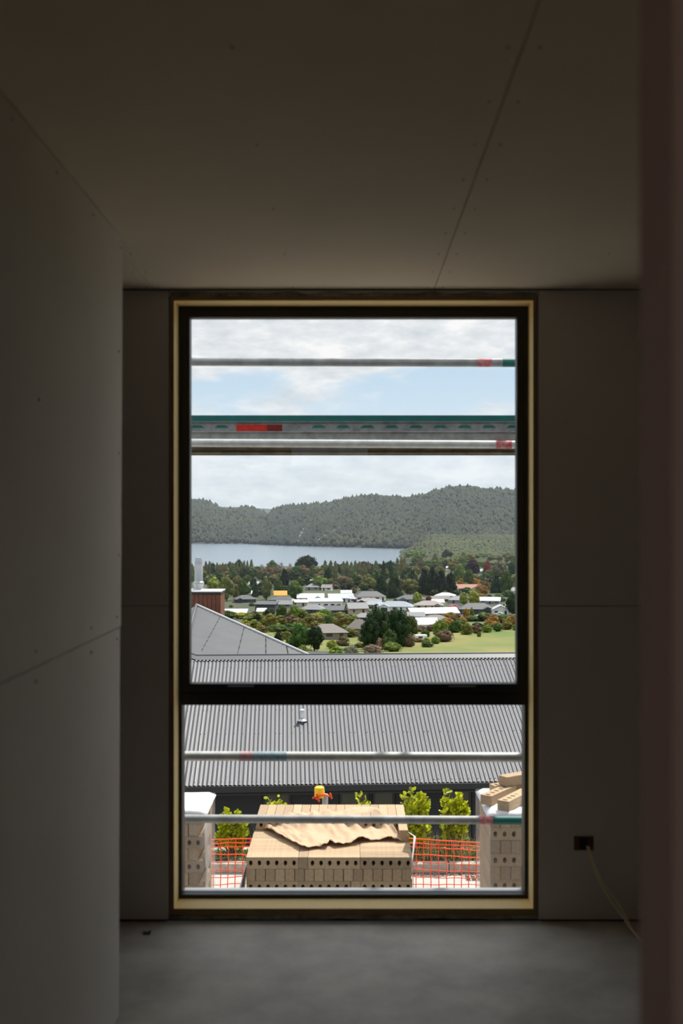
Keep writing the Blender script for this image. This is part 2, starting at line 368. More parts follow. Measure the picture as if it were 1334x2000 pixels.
frame_ring('upper_sash', -.745, .766, .955, 2.650, .038, .036, .043, .042, FY + .006, 4.915)
MB().box(XL + .01, XR - .01, FY + .002, 4.93, .905, .956).build('transom_bar', M['alu'], win, bevel=.001)
MB().box(-.712, .735, 4.885, 4.890, .99, 2.615).build('pane', M['glass'], win)
MB().box(-.745, .767, 4.885, 4.890, .070, .910).build('pane', M['glass'], win)
tag(MB().box(-.739, .761, 4.892, 4.9345, .0746, .0762).build('outer_sill', M['alusill'], win), 'pale grey metal sill outside the lower pane')
for xa, xb in ((-.540, -.425), (.430, .548)):
    MB().box(xa, xb, FY + .000, FY + .008, .9855, .9905).build('latch', M['latch'], win, bevel=.0015)
# outlet box, cables, scrap
ob = empty('outlet_box', P(1140, 1647, WALL_Y - .001)); tag(ob, 'small rectangular electrical flush box in the dark wall right of the window', 'outlet box')
hw, hh = .041, .029
MB().box(-hw, -hw + .005, -.004, .03, -hh, hh).box(hw - .005, hw, -.004, .03, -hh, hh).box(-hw, hw, -.004, .03, -hh, -hh + .004).box(-hw, hw, -.004, .03, hh - .004, hh).build('rim', M['flushbox'], ob)
MB().box(-hw, hw, -.0015, .001, -hh, hh).build('back_plate', M['grate'], ob)
MB().box(-hw + .005, -.02, -.006, 0, -hh + .004, hh - .004).build('lug', M['flushbox'], ob); MB().box(.018, hw - .005, -.006, 0, -hh + .004, hh - .004).build('lug', M['flushbox'], ob)
def cab(pts, r=.0042):
    from mathutils import geometry
    q = [pts[0]] + list(pts) + [pts[-1]]; out = []
    for i in range(1, len(q) - 2):
        a, b, c, d = [Vector(v) for v in q[i-1:i+3]]
        for k in range(8):
            u = k / 8; out.append(.5 * ((2*b) + (-a + c)*u + (2*a - 5*b + 4*c - d)*u*u + (-a + 3*b - 3*c + d)*u**3))
    out.append(Vector(q[-1])); return MB().tube(out, r, 8)
c1 = [P(1146, 1652, 4.715), P(1153, 1672, 4.69), P(1170, 1718, 4.66), P(1192, 1757, 4.63), P(1215, 1788, 4.60), P(1240, 1822, 4.54), P(1268, 1847, 4.458), P(1330, 1852, 4.43)]
c2 = [P(1150, 1653, 4.715), P(1157, 1675, 4.685), P(1176, 1721, 4.65), P(1203, 1757, 4.62), P(1226, 1796, 4.58), P(1240, 1822, 4.55), P(1266, 1845, 4.47), P(1320, 1848, 4.45)]
tag(cab(c1).build('power_cable', M['cable'], smooth=True), 'cream cable hanging from the outlet box to the floor, the lower-bowing one of the pair', 'cable')
tag(cab(c2, .0034).build('power_cable', M['cable'], smooth=True), 'cream cable from the outlet box to the floor, the tighter right one', 'cable')
sc_ = MB(); rr = random.Random(2)
for k in range(7):
    a = rr.uniform(0, 6.28); sc_.tube([(rr.uniform(-.018, .018), rr.uniform(-.01, .01), .003), (rr.uniform(-.018, .018), rr.uniform(-.012, .012), .006 + rr.random() * .006)], [.003, .002], 6)
tag(sc_.build('debris_scrap', M['gap'], loc=(-.848, 4.59, 0)), 'small dark scrap lying on the concrete floor left of the window', 'scrap')

# ================================================================ SCAFFOLD
sca = empty('scaffold', (0, 6.7, -2.6)); tag(sca, 'steel tube scaffold with a slotted plank standing just outside the window', 'scaffold')
off = Vector((0, -6.7, 2.6))
def sp(name, b, m, label=None, smooth=True, parent=sca):
    o = b.build(name, M[m], parent, smooth); 
    if parent is sca: o.location = off
    if label: o['label'] = label
    return o
TR = .02415
def tubeX(name, xa, ya, xb, yb, d, m, label):
    a, b = P(xa, ya, d), P(xb, yb, d); dr = (b - a).normalized(); c = (a + b) / 2
    return sp(name, MB().tube([c - dr * 1.9, c + dr * 1.9], TR, 24), m, label), (lambda x, y=None: P(x, ya + (yb - ya) * (x - xa) / (xb - xa), d)), dr
def band(parent, fn, dr, x0, x1, m, name, r=TR + .0006, label=None):
    o = MB().tube([fn(x0), fn(x1)], r, 24, cap=False).build(name, M[m], parent, True)
    if label: o['label'] = label
    return o
DA, DB, DC, DD = 6.45, 6.70, 5.62, 6.50
tA, fA, dA = tubeX('guard_rail', 372, 706.5, 1008, 708.5, DA, 'galvmid', 'topmost grey guard rail crossing the sky')
band(tA, fA, dA, 932, 960, 'pinkred', 'tape_band', label='red tape near the right end of the top rail'); band(tA, fA, dA, 981, 1060, 'green', 'painted_end', label='green painted end of the top rail')
tB, fB, dB = tubeX('ledger_tube', 372, 865, 1008, 868.5, DB, 'galvlight', 'bright galvanised tube under the slotted plank')
band(tB, fB, dB, 968, 999, 'pinkred', 'tape_band', label='faded red tape on the tube under the plank')
tC, fC, dC = tubeX('guard_rail', 358, 1476.5, 1022, 1479, DC, 'galvlight', 'pale rail crossing in front of the grey roof')
band(tC, fC, dC, 468, 494, 'pinkpaint', 'paint_smear'); band(tC, fC, dC, 494, 560, 'bluepaint', 'paint_smear')
tD, fD, dD = tubeX('guard_rail', 358, 1599, 1022, 1602, DD, 'galvmid', 'lowest rail crossing in front of the bricks')
band(tD, fD, dD, 936, 962, 'pinkred', 'tape_band', label='red tape on the lowest rail'); band(tD, fD, dD, 962, 1060, 'green', 'painted_end', label='green painted end of the lowest rail')
# plank edge: green board, slotted angle, bottom channel, planks
def strip(name, d0, d1, yt, yb, m, label=None, dd=None):
    dd = d0; zt = EYE - (yt - CY) * dd / F; zb = EYE - (yb - CY) * dd / F
    b = MB().box(-1.9, 1.9, d0, d1, min(zt, zb), max(zt, zb)); o = b.build(name, M[m], sca, bevel=.0015); o.location = off; o.rotation_euler = (0, 0, 0)
    if label: o['label'] = label
    return o
strip('toe_board', 6.86, 6.89, 811, 872, 'green', 'green painted toe board behind the slots')
# slotted channel built as geometry with real slots
def slotted(d, yt, yb, px0=372, px1=1008, pitch=47.5, sw=27, off0=385):
    zt = EYE - (yt - CY) * d / F; zb = EYE - (yb - CY) * d / F; k = d / F
    sx = [(off0 + pitch * i) for i in range(-9, 25)]
    sx = [x for x in sx if not (447 < x < 600)] 
    b = MB(); th = .003; zs0, zs1 = EYE - (836 - CY) * k, EYE - (830 - CY) * k
    b.box(-1.9, 1.9, d, d + th, zs1, zt); b.box(-1.9, 1.9, d, d + th, zb, zs0)
    cur = -1.9
    for x in sorted(sx):
        xc = (x - CX) * k; w = sw * k / 2
        if xc - w <= cur: continue
        b.box(cur, xc - w, d, d + th, zs0, zs1)
        for sgn in (-1, 1):   # chamfered slot corners
            xx = xc + sgn * w
            vs = [(xx, d, zs1), (xx - sgn * w * .45, d, zs1), (xx, d, zs0 + .003), (xx, d + th, zs1), (xx - sgn * w * .45, d + th, zs1), (xx, d + th, zs0 + .003)]
            b.add(vs, [(0, 1, 2), (3, 5, 4), (0, 3, 4, 1), (1, 4, 5, 2)])
        cur = xc + w
    b.box(cur, 1.9, d, d + th, zs0, zs1)
    b.box(-1.9, 1.9, d - .012, d + .003, zt - .0045, zt + .0005)          # folded top lip
    return b
o = slotted(6.80, 823.5, 843).build('slotted_channel', M['galv'], sca); o.location = off; o['label'] = 'slotted galvanised channel along the plank edge'
k_ = 6.78 / F
tp = MB().box((461 - CX) * k_, (521 - CX) * k_, 6.7965, 6.800, EYE + (CY - 841.5) * k_, EYE + (CY - 829) * k_).build('tape_band', M['red'], sca); tp.location = off; tp['label'] = 'bright red tape on the slotted channel'
tp = MB().box((521 - CX) * k_, (551 - CX) * k_, 6.7965, 6.800, EYE + (CY - 841.5) * k_, EYE + (CY - 829) * k_).build('tape_band', M['darkred'], sca); tp.location = off; tp['label'] = 'worn dark red tape on the slotted channel'
zt = EYE + (CY - 843) * 6.76 / F; zb = EYE + (CY - 858) * 6.76 / F
b = MB().box(-1.9, 1.9, 6.760, 6.764, zb, zt).box(-1.9, 1.9, 6.745, 6.80, zt - .003, zt).box(-1.9, 1.9, 6.764, 6.80, zb, zb + .003)
o = b.build('bottom_channel', M['galv'], sca, bevel=.001); o.location = off
PZ = EYE + (CY - 861) * 6.8 / F
for i, (y0, y1) in enumerate(((6.80, 7.02), (7.035, 7.255), (7.27, 7.49))):
    b = MB().box(-1.9, 1.9, y0, y1, PZ + .02, PZ + .055)
    for q in range(5): b.box(-1.9, 1.9, y0 + .005 + q * .045, y0 + .022 + q * .045, PZ + .008, PZ + .02)
    b.box(-1.9, 1.9, y0, y0 + .004, PZ, PZ + .02); b.box(-1.9, 1.9, y1 - .004, y1, PZ, PZ + .02)
    o = b.build('plank', M['galvdark'], sca); o.location = off
b = MB().box(-1.9, 1.9, 7.50, 7.54, EYE + (CY - 889) * 7.5 / F, EYE + (CY - 872) * 7.5 / F).tube([(-1.9, 7.47, EYE + (CY - 884) * 7.5 / F), (1.9, 7.47, EYE + (CY - 884) * 7.5 / F)], .012, 10)
o = b.build('rear_ledger', M['galvdark'], sca); o.location = off
for X in (-1.55, 1.55):
    for y in (5.98, 6.57):
        sp('standard', MB().tube([(X, y, -2.6), (X, y, 4.6)], TR, 16), 'galv')
    sp('transom', MB().tube([(X + .06, 5.3, 2.08), (X + .06, 7.7, 2.08)], TR, 12), 'galv')
    sp('transom', MB().tube([(X + .06, 5.3, 4.12), (X + .06, 7.7, 4.12)], TR, 12), 'galv')
    sp('transom', MB().tube([(X + .06, 5.3, -.08), (X + .06, 6.9, -.08)], TR, 12), 'galv')
    for k in range(2):
        sp('standard', MB().tube([(X, 7.6, -2.6), (X, 7.6, 4.6)], TR, 12), 'galv') if k == 0 else None
for i in range(7):       # unseen planks added above the window head to keep sun out
    o = MB().box(-.6, 2.9, 5.45 + i * .235, 5.45 + i * .235 + .225, 4.15, 4.19).build('added_shade_plank', M['galv'], sca); o.location = off

# ================================================================ GROUND OUTSIDE
G = -2.6; KD = F * (EYE - G) / (1706 - CY)      # kerb foot distance
struct(MB().box(-14, 14, 4.93, KD + .2, G - .3, G).build('driveway', M['drive']))
kb = empty('kerb', (0, KD, G)); kb['kind'] = 'structure'
x = -6.0
while x < 6:
    w = 1.2; MB().box(x, x + w - .008, 0, .13, 0, .115).build('kerb_stone', M['kerb'], kb, bevel=.012); x += w
bed = struct(MB().box(-14, 14, KD + .13, KD + .72, G - .2, G + .09).build('garden_bed', M['soil']))
struct(MB().box(-14, 14, KD + .6, KD + .74, G - 3, G + .10).build('retaining_wall', M['kerb']))
# gravel strip / crack line along the kerb foot on the right
gb = MB(); rr = random.Random(5)
for i in range(420):
    X = rr.uniform(.7, 2.2); y = KD - abs(rr.gauss(0, .05)) - .01; s = rr.uniform(.006, .016)
    gb.box(X, X + s*1.5, y, y + s, G, G + s*.7, None)
tag(gb.build('gravel', M['bark']), 'loose dark grit along the foot of the kerb at right', 'gravel', kind='stuff')
def chips(x0, x1, n, seed):
    V = []; Fc = []; r = np.random.default_rng(seed)
    for i in range(n):
        c = np.array([r.uniform(x0, x1), r.uniform(KD + .14, KD + .57), G + .095 + r.uniform(0, .02)])
        a = r.normal(size=3); a[2] *= .4; a /= np.linalg.norm(a); b_ = np.cross(a, r.normal(size=3)); b_ /= np.linalg.norm(b_)
        l, w = r.uniform(.012, .035), r.uniform(.004, .010)
        b0 = len(V); V += [c - a*l - b_*w, c + a*l - b_*w, c + a*l + b_*w, c - a*l + b_*w]; Fc.append([b0, b0+1, b0+2, b0+3])
    return V, Fc
V, Fc = chips(-3, 3, 7000, 1)
tag(obj('bark_mulch', npmesh('bark_mulch', V, Fc, mat('bark chips', (.22, .185, .15), .9, island=.95))), 'coarse grey-brown bark mulch spread behind the kerb', 'mulch', kind='stuff')
# drain grate
dg = empty('drain_grate', P(925, 1716, F * (EYE - G) / (1716 - CY))); tag(dg, 'black slotted drain grate set in the paving near the right pallet', 'drain')
MB().box(-.10, .10, -.09, .09, .001, .004).build('frame', M['kerb'], dg)
for i in range(3): MB().box(-.09 + i * .065, -.09 + i * .065 + .045, -.08, .08, .004, .008).build('slot', M['grate'], dg)

# ---------------------------------------------------------------- bricks
BL, BH, BW = .39, .088, .0685
def brick_mesh(name, holes, m):
    """length along x, height along z, depth along y (0..BW); cored face towards -y"""
    b = MB(); 
    if not holes:
        b.box(0, BL, 0, BW, 0, BH); me = b.mesh(name, m); return me
    b.add([(0,0,0),(BL,0,0),(BL,BW,0),(0,BW,0),(0,0,BH),(BL,0,BH),(BL,BW,BH),(0,BW,BH)], [(0,3,2,1),(4,5,6,7),(1,2,6,5),(2,3,7,6),(3,0,4,7)])
    cell = BL / 6
    for i in range(6):
        x0, x1 = i * cell, (i+1) * cell; cx, cz = (x0 + x1) / 2, BH / 2
        ring = [(cx + .0145 * math.cos(a), 0, cz + .021 * math.sin(a)) for a in [math.pi * (2*k + 1) / 8 for k in range(8)]]
        out = [(x1, 0, BH*.72), (cx + .016, 0, BH), (cx - .016, 0, BH), (x0, 0, BH*.72), (x0, 0, BH*.28), (cx - .016, 0, 0), (cx + .016, 0, 0), (x1, 0, BH*.28)]
        back = [(x, .060, z) for x, y, z in ring]
        base = len(b.v); b.v += out + ring + back
        for k in range(8):
            k2 = (k+1) % 8
            b.f.append((base + k2, base + k, base + 8 + k, base + 8 + k2)); b.f.append((base + 8 + k2, base + 8 + k, base + 16 + k, base + 16 + k2))
        b.f.append(tuple(base + 16 + k for k in range(8)))
        b.add([(x1, 0, BH*.72), (x1, 0, BH), (cx + .016, 0, BH)], [(0, 1, 2)]); b.add([(x0, 0, BH*.72), (cx - .016, 0, BH), (x0, 0, BH)], [(0, 1, 2)])
        b.add([(x1, 0, BH*.28), (cx + .016, 0, 0), (x1, 0, 0)], [(0, 1, 2)]); b.add([(x0, 0, BH*.28), (x0, 0, 0), (cx - .016, 0, 0)], [(0, 1, 2)])
    me = b.mesh(name, m)
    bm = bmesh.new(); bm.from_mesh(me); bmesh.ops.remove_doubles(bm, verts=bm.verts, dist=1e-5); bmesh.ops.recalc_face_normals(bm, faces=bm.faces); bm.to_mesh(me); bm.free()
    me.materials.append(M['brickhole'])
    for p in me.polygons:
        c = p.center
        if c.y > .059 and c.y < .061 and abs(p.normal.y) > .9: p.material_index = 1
    return me
brs = [mat('sand brick', c, .9, noise=(60, .14), bump=(150, .002, .5)) for c in ((.43, .305, .185), (.385, .275, .17), (.47, .34, .21), (.35, .25, .155))]
BM = {(h, k): brick_mesh('brick', h, brs[k]) for h in (0, 1) for k in range(4)}
rb = random.Random(11)
def brick(parent, x, y, z, holes=0, end=False, jit=.002):
    """lower front left corner; end=True lays the brick lengthwise into the depth"""
    me = BM[(holes, rb.choice((0, 0, 1, 2, 3)))]
    x += rb.uniform(-jit, jit) * .5; y += rb.uniform(-jit, jit) * 1.5
    if end: return obj('brick', me, parent, (x + BW, y, z), (0, 0, R(90)))
    return obj('brick', me, parent, (x, y, z), (0, 0, rb.uniform(-.003, .003)))
CH = .090
# centre stack
D0 = 8.30; X0 = (481 - CX) * D0 / F; TOP = EYE - (1674 - CY) * D0 / F
st = empty('brick_stack', (X0, D0, G)); tag(st, 'open stack of sand-coloured cored bricks with brown paper on top, in the middle outside', 'brick stack', 'pallets of bricks outside the window')
H = TOP - G
NC = int((H - .12) / CH)
zc = lambda c: H - CH * (c + 1)          # c = 0 is the front top course
gx = [0, .3925, .464, .857]               # brick, end-on brick, brick, brick
for r_ in range(10):
    y = r_ * .0705
    for i in (0, 2, 3): brick(st, gx[i], y, zc(0), holes=1 if r_ == 0 else 0)
for k in range(1): brick(st, .3935, 0.0, zc(0), end=True); brick(st, .3935, .394, zc(0), end=True)
for i in range(17): brick(st, i * .0732, 0, zc(1), end=True)
for i in (0, 1): brick(st, [0, .3925][i], 0, zc(2), holes=1)
brick(st, .786, 0, zc(2), end=True); brick(st, .857, 0, zc(2), holes=1)
for i in range(17): brick(st, i * .0732, 0, zc(3), end=True)
# raised rear course
yr_ = .715
for i in (0, 1): brick(st, .02 + i * .394, yr_, zc(-1), holes=1)
brick(st, .02 + .79, yr_, zc(-1), holes=1)
for i in range(17): brick(st, .012 + i * .0722, yr_ + .072, zc(-1), end=True)
brick(st, 1.166, .40, zc(-1), end=True)
for r_ in range(11):
    for i in (0, 1, 2): brick(st, .02 + i * .394, .71 + r_ * .0, zc(0) , 0) if r_ == 0 else None
core = MB()
for c in range(-1, NC):
    z = zc(c)
    if c >= 4:
        n = 17 if c % 2 else 3; w = .0732 if c % 2 else .4095
        for i in range(n): core.box(i * w, i * w + w - .003, 0, .39, z, z + BH)
        core.box(.002, 1.24, .40, 1.17, z, z + BH)
    elif c >= 1: core.box(.002, 1.24, .40 if c in (1, 3) else .073, 1.17, z, z + BH)
    elif c == 0: core.box(.002, 1.24, .80, 1.17, z, z + BH)
tag(core.build('inner_bricks', brs[1], st), kind='stuff')
def pallet(parent, w, dep):
    for k in range(6): MB().box(0, w, k * (dep - .1) / 5, k * (dep - .1) / 5 + .1, .095, .115).build('slat', M['timber'], parent)
    for k in range(3): MB().box(k * (w - .08) / 2, k * (w - .08) / 2 + .08, 0, dep, 0, .093).build('bearer', M['timber'], parent)
pallet(st, 1.24, 1.15)
# torn film left hanging on both sides of the open stack
def sheet_mesh(name, pts, m, parent, loc=None, sub=2, label=None):
    b = MB().add(pts, [tuple(range(i*2, i*2+2)) + (i*2+3, i*2+2) for i in range(len(pts)//2 - 1)])
    o = b.build(name, m, parent, True, loc)
    s = o.modifiers.new('s', 'SOLIDIFY'); s.thickness = .002
    if label: o['label'] = label
    return o
inv = Vector((-X0, -D0, -G))
def loc_(x, y, d): return tuple(P(x, y, d) + inv)
sheet_mesh('torn_film', [loc_(797, 1625, 8.5), loc_(799, 1626, 8.9), loc_(808, 1633, 8.45), loc_(812, 1634, 8.9), loc_(806, 1660, 8.3), loc_(809, 1658, 8.8), loc_(803, 1690, 8.22), loc_(804, 1690, 8.7), loc_(807, 1715, 8.2), loc_(806, 1715, 8.7), loc_(809, 1765, 8.2), loc_(809, 1760, 8.7)], M['white'], st, label='torn white film down the right side of the stack')
sheet_mesh('torn_film', [loc_(481, 1690, 8.31), loc_(483, 1690, 8.8), loc_(474, 1710, 8.25), loc_(480, 1715, 8.8), loc_(467, 1735, 8.2), loc_(478, 1738, 8.8), loc_(458, 1770, 8.15), loc_(475, 1770, 8.8)], M['white'], st, label='torn white film at the left foot of the stack')
# brown paper
lowx = [509, 530, 552, 575, 588, 600, 620, 640, 645, 655, 680, 700, 712, 735, 760, 785]
lowy = [1617, 1629, 1641, 1652, 1660, 1660, 1657, 1657, 1648, 1655, 1652, 1648, 1644, 1643, 1642, 1644]
upx = [509, 540, 580, 620, 660, 690, 720, 745, 760, 772, 785]; upy = [1616, 1613, 1612, 1611, 1608, 1603, 1598, 1606, 1617, 1632, 1643]
nu, nv = 90, 22; V = []; Fc = []
for i in range(nu + 1):
    px = 509 + (785 - 509) * i / nu; yl_ = np.interp(px, lowx, lowy); yu_ = np.interp(px, upx, upy)
    for j in range(nv + 1):
        v = j / nv; py = yl_ + (yu_ - yl_) * v; z = TOP + .004
        d = F * (EYE - z) / (py - CY)
        w_ = P(px, py, d)
        h = (abs(fbm(px*.045 + v*1.5, v * 3.1 + px*.02, 3) - .45)) * .10 + abs(math.sin(px * .12 + v * 5)) * .010 * math.sin(v * math.pi) + .006
        h += .085 * max(0, v - .55) / .45 * min(1, (px - 509)/60) * min(1, (785 - px) / 40)
        if v < .12: h += .02 * max(0, math.sin(px * .11)) 
        h += .022 * abs(2 * fbm(px*.03 + 4, v * 2.2 + px * .012, 2) - .8) ** .7
        V.append((w_.x - X0, w_.y - D0, w_.z - G + h * min(1, (px - 507) / 14) * min(1, (787 - px) / 10)))
for i in range(nu):
    for j in range(nv): a = i*(nv+1) + j; Fc.append((a, a + nv + 1, a + nv + 2, a + 1))
pp = obj('packing_paper', npmesh('packing_paper', np.array(V) + np.array([X0, D0, G]), Fc, M['paper'], False)); s = pp.modifiers.new('s', 'SOLIDIFY'); s.thickness = .0015
tag(pp, 'crumpled sheet of brown kraft paper lying on the middle brick stack', 'paper')

# wrapped stacks left and right
def wrapped(name_label, xc0, xc1, d0, dep, top, order, hood_label):
    w = xc1 - xc0; e = empty('wrapped_brick_stack', (xc0, d0, G)); tag(e, name_label, 'brick stack', 'pallets of bricks outside the window')
    Hh = top - G; nc = int((Hh - .12) / CH)
    for c in range(9):
        z = Hh - CH * (c + 1) - .012
        if (c + order) % 2 == 0:
            for i in range(3): brick(e, i * (w / 3) + .002, 0, z, holes=1, jit=.004)
        else:
            n = int(w / .0725)
            for i in range(n): brick(e, i * .0725, 0, z, end=True, jit=.004)
    cb = MB()
    for c in range(nc):
        z = Hh - CH * (c + 1) - .012
        y0 = .0 if c >= 9 else (.40 if (c + order) % 2 else .075)
        cb.box(.003, w - .003, y0, dep, z, z + BH)
    tag(cb.build('inner_bricks', brs[1], e), kind='stuff')
    pallet(e, w, dep)
    # clear film round the four sides, wrinkled
    n = 60; m_ = 26; V = []; Fc = []
    peri = [(-.02, -.02), (w + .02, -.02), (w + .02, dep + .02), (-.02, dep + .02)]
    ps = []
    for q in range(4):
        a = Vector(peri[q]); b = Vector(peri[(q + 1) % 4])
        for k in range(n // 4 * 2): ps.append((a.lerp(b, k / (n // 4 * 2)), q))
    for i, (p, q) in enumerate(ps):
        for j in range(m_ + 1):
            z = .1 + (Hh - .1) * j / m_
            bul = (fbm(i * .21, j * .16 + order * 5, 3) - .35) * .022
            nx, ny = ((0, -1), (1, 0), (0, 1), (-1, 0))[q]
            V.append((p.x + nx * bul, p.y + ny * bul, z))
    npn = len(ps)
    for i in range(npn):
        for j in range(m_): a = i*(m_+1) + j; b = ((i+1) % npn)*(m_+1) + j; Fc.append((a, b, b + 1, a + 1))
    o = obj('stretch_film', npmesh('stretch_film', V, Fc, M['film'], True), e); o['label'] = 'clear wrinkled stretch film round the pallet'
    # white hood on top
    V = []; Fc = []; nn = 24
    for i in range(nn + 1):
        for j in range(nn + 1):
            u, v = i / nn, j / nn; edge = min(u, v, 1 - u, 1 - v)
            h = fbm(u * 5 + order * 3, v * 5, 3) * .02 - (.03 if edge < .001 else 0)
            V.append((-.028 + (w + .056) * u, -.028 + (dep + .056) * v, Hh + h))
    for i in range(nn):
        for j in range(nn): a = i*(nn+1) + j; Fc.append((a, a + nn + 1, a + nn + 2, a + 1))
    o = obj('top_hood', npmesh('top_hood', V, Fc, M['white'], True), e); s = o.modifiers.new('s', 'SOLIDIFY'); s.thickness = .006; o['label'] = hood_label
    return e
dl = 8.2; wl = wrapped('brick stack wrapped in clear film, cut off by the left edge of the window', (398 - CX) * dl / F - 1.2, (398 - CX) * dl / F, dl, .50, EYE - 573 * dl / F, 0, 'white plastic hood over the left stack')
# white strap folds of film at the right corner of the left stack
sheet_mesh('film_fold', [tuple(P(x_, y_, d_) - Vector(wl.location)) for x_, y_, d_ in ((400, 1600, 8.16), (411, 1600, 8.6), (399, 1640, 8.15), (409, 1640, 8.6), (401, 1680, 8.13), (410, 1680, 8.6), (403, 1700, 8.12), (406, 1705, 8.6), (401, 1735, 8.14), (408, 1735, 8.6), (399, 1775, 8.14), (409, 1775, 8.6))], M['filmside'], wl)
dr_ = 7.7; XR0 = (958 - CX) * dr_ / F; RT = EYE - 578 * dr_ / F
wrp = wrapped('brick stack wrapped in clear film with loose bricks on it, right side of the window', XR0, XR0 + 1.2, dr_, .66, RT, 1, 'white plastic hood under the loose bricks')
def hit(x, y, z):  d = F * (EYE - z) / (y - CY); return P(x, y, d)
LB = [  # front lower-left pixel, heading, lying flat, label
    ((960, 1574), -35, RT + .012, 'loose sand brick lying flat at the left front of the right pallet'),
    ((994, 1585), -33, RT + .012, 'loose sand brick nearest the window on the right pallet, cut by the frame'),
    ((968, 1554), -66, RT + .012, 'loose sand brick at the rear left of the right pallet'),
    ((1026, 1572), -33, RT + .012, 'loose sand brick behind the nearest one, half hidden by the frame'),
]
for (px, ya), _ in (((0, 0), 0),): pass
for (pxy, rz, z, lab) in LB:
    p = hit(pxy[0], pxy[1], z)
    me = BM[(1, rb.choice((0, 1, 2)))]
    o = obj('loose_brick', me, None)
    # cored face up, length pointing away from the window
    mtx = Matrix.Translation(p + Vector((0, 0, BW))) @ Matrix.Rotation(R(90 + rz), 4, 'Z') @ Matrix.Rotation(R(-90), 4, 'X')
    o.matrix_world = mtx; tag(o, lab, 'brick', 'loose bricks on the right pallet')
p = hit(990, 1556, RT + .012) + Vector((0, 0, BW * 2 + .004))
o = obj('loose_brick', BM[(0, 1)], None); o.matrix_world = Matrix.Translation(p) @ Matrix.Rotation(R(34), 4, 'Z') @ Matrix.Rotation(R(-90), 4, 'X')
tag(o, 'topmost loose sand brick, resting on others at the rear of the right pallet', 'brick', 'loose bricks on the right pallet')

# ---------------------------------------------------------------- marker post and netting
PD = 11.0; pc = P(635, 1557, PD)
po = empty('marker_post', (pc.x, PD, G)); tag(po, 'grey marker post with a yellow plastic cap standing behind the middle brick stack', 'post')
MB().tube([(0, 0, 0), (0, 0, pc.z - G + .03)], .030, 14).build('pole', M['galv'], po, True)
cp = MB().lathe([(.040, 0), (.052, .0), (.050, .085), (.047, .100), (.036, .107), (.0001, .108)], (0, 0, pc.z - G), 20).build('cap', M['yellow'], po, True); cp['label'] = 'bright yellow plastic cap'; cp.rotation_euler = (0, R(-2), 0)
nb = MB()
for a, b_ in (((610, 1559), (633, 1552)), ((618, 1551), (624, 1566)), ((645, 1549), (648, 1560)), ((612, 1556), (622, 1562)), ((633, 1552), (648, 1556))):
    nb.tube([P(a[0], a[1], PD - .06) - Vector((pc.x, PD, G)), P(b_[0], b_[1], PD - .06) - Vector((pc.x, PD, G))], .009, 6)
o = nb.build('netting_scrap', M['orange'], po); o['label'] = 'torn bits of orange netting tied below the cap'
FD = 12.6
fn = empty('barrier_netting', (0, FD, G)); tag(fn, 'sagging orange plastic safety netting strung across behind the brick stacks', 'barrier')
def ftop(X):
    px = X * F / FD + CX; return EYE - (np.interp(px, [300, 413, 490, 640, 808, 900, 958, 1100], [1642, 1641, 1638.5, 1630, 1639, 1643, 1646, 1645]) - CY) * FD / F
SP = 14.7 * FD / F
xs = np.arange(-2.0, 2.4, SP)
rows = [0, .045, .088] + [.088 + .082 * k for k in range(1, 7)]
for i, h in enumerate(rows):
    b = MB(); pts = []
    for X in np.arange(-2.0, 2.41, SP / 2):
        wob = .005 * math.sin(X * 5 + i) + .003 * math.sin(X * 23 + i * 2)
        z = ftop(X) - h * 1.0 - G + wob * (1 if i else .5); pts.append((X, .03 * math.sin(X * 3 + i * .4) , z))
    b.tube(pts, .0075 if i < 4 else .005, 5); o = b.build('strand', M['orange'], fn)
vb = MB()
for k, X in enumerate(xs):
    pts = [(X + .004 * math.sin(h * 6 + k), .03 * math.sin(X * 3 + h * 3) + .004, ftop(X) - h - G) for h in rows]
    MB().tube(pts, .0055, 5).build('strand', M['orange'], fn)
for X in (-1.95, 2.38): MB().tube([(X, .02, 0), (X, .02, .95)], .02, 8).build('stake', M['timber'], fn)

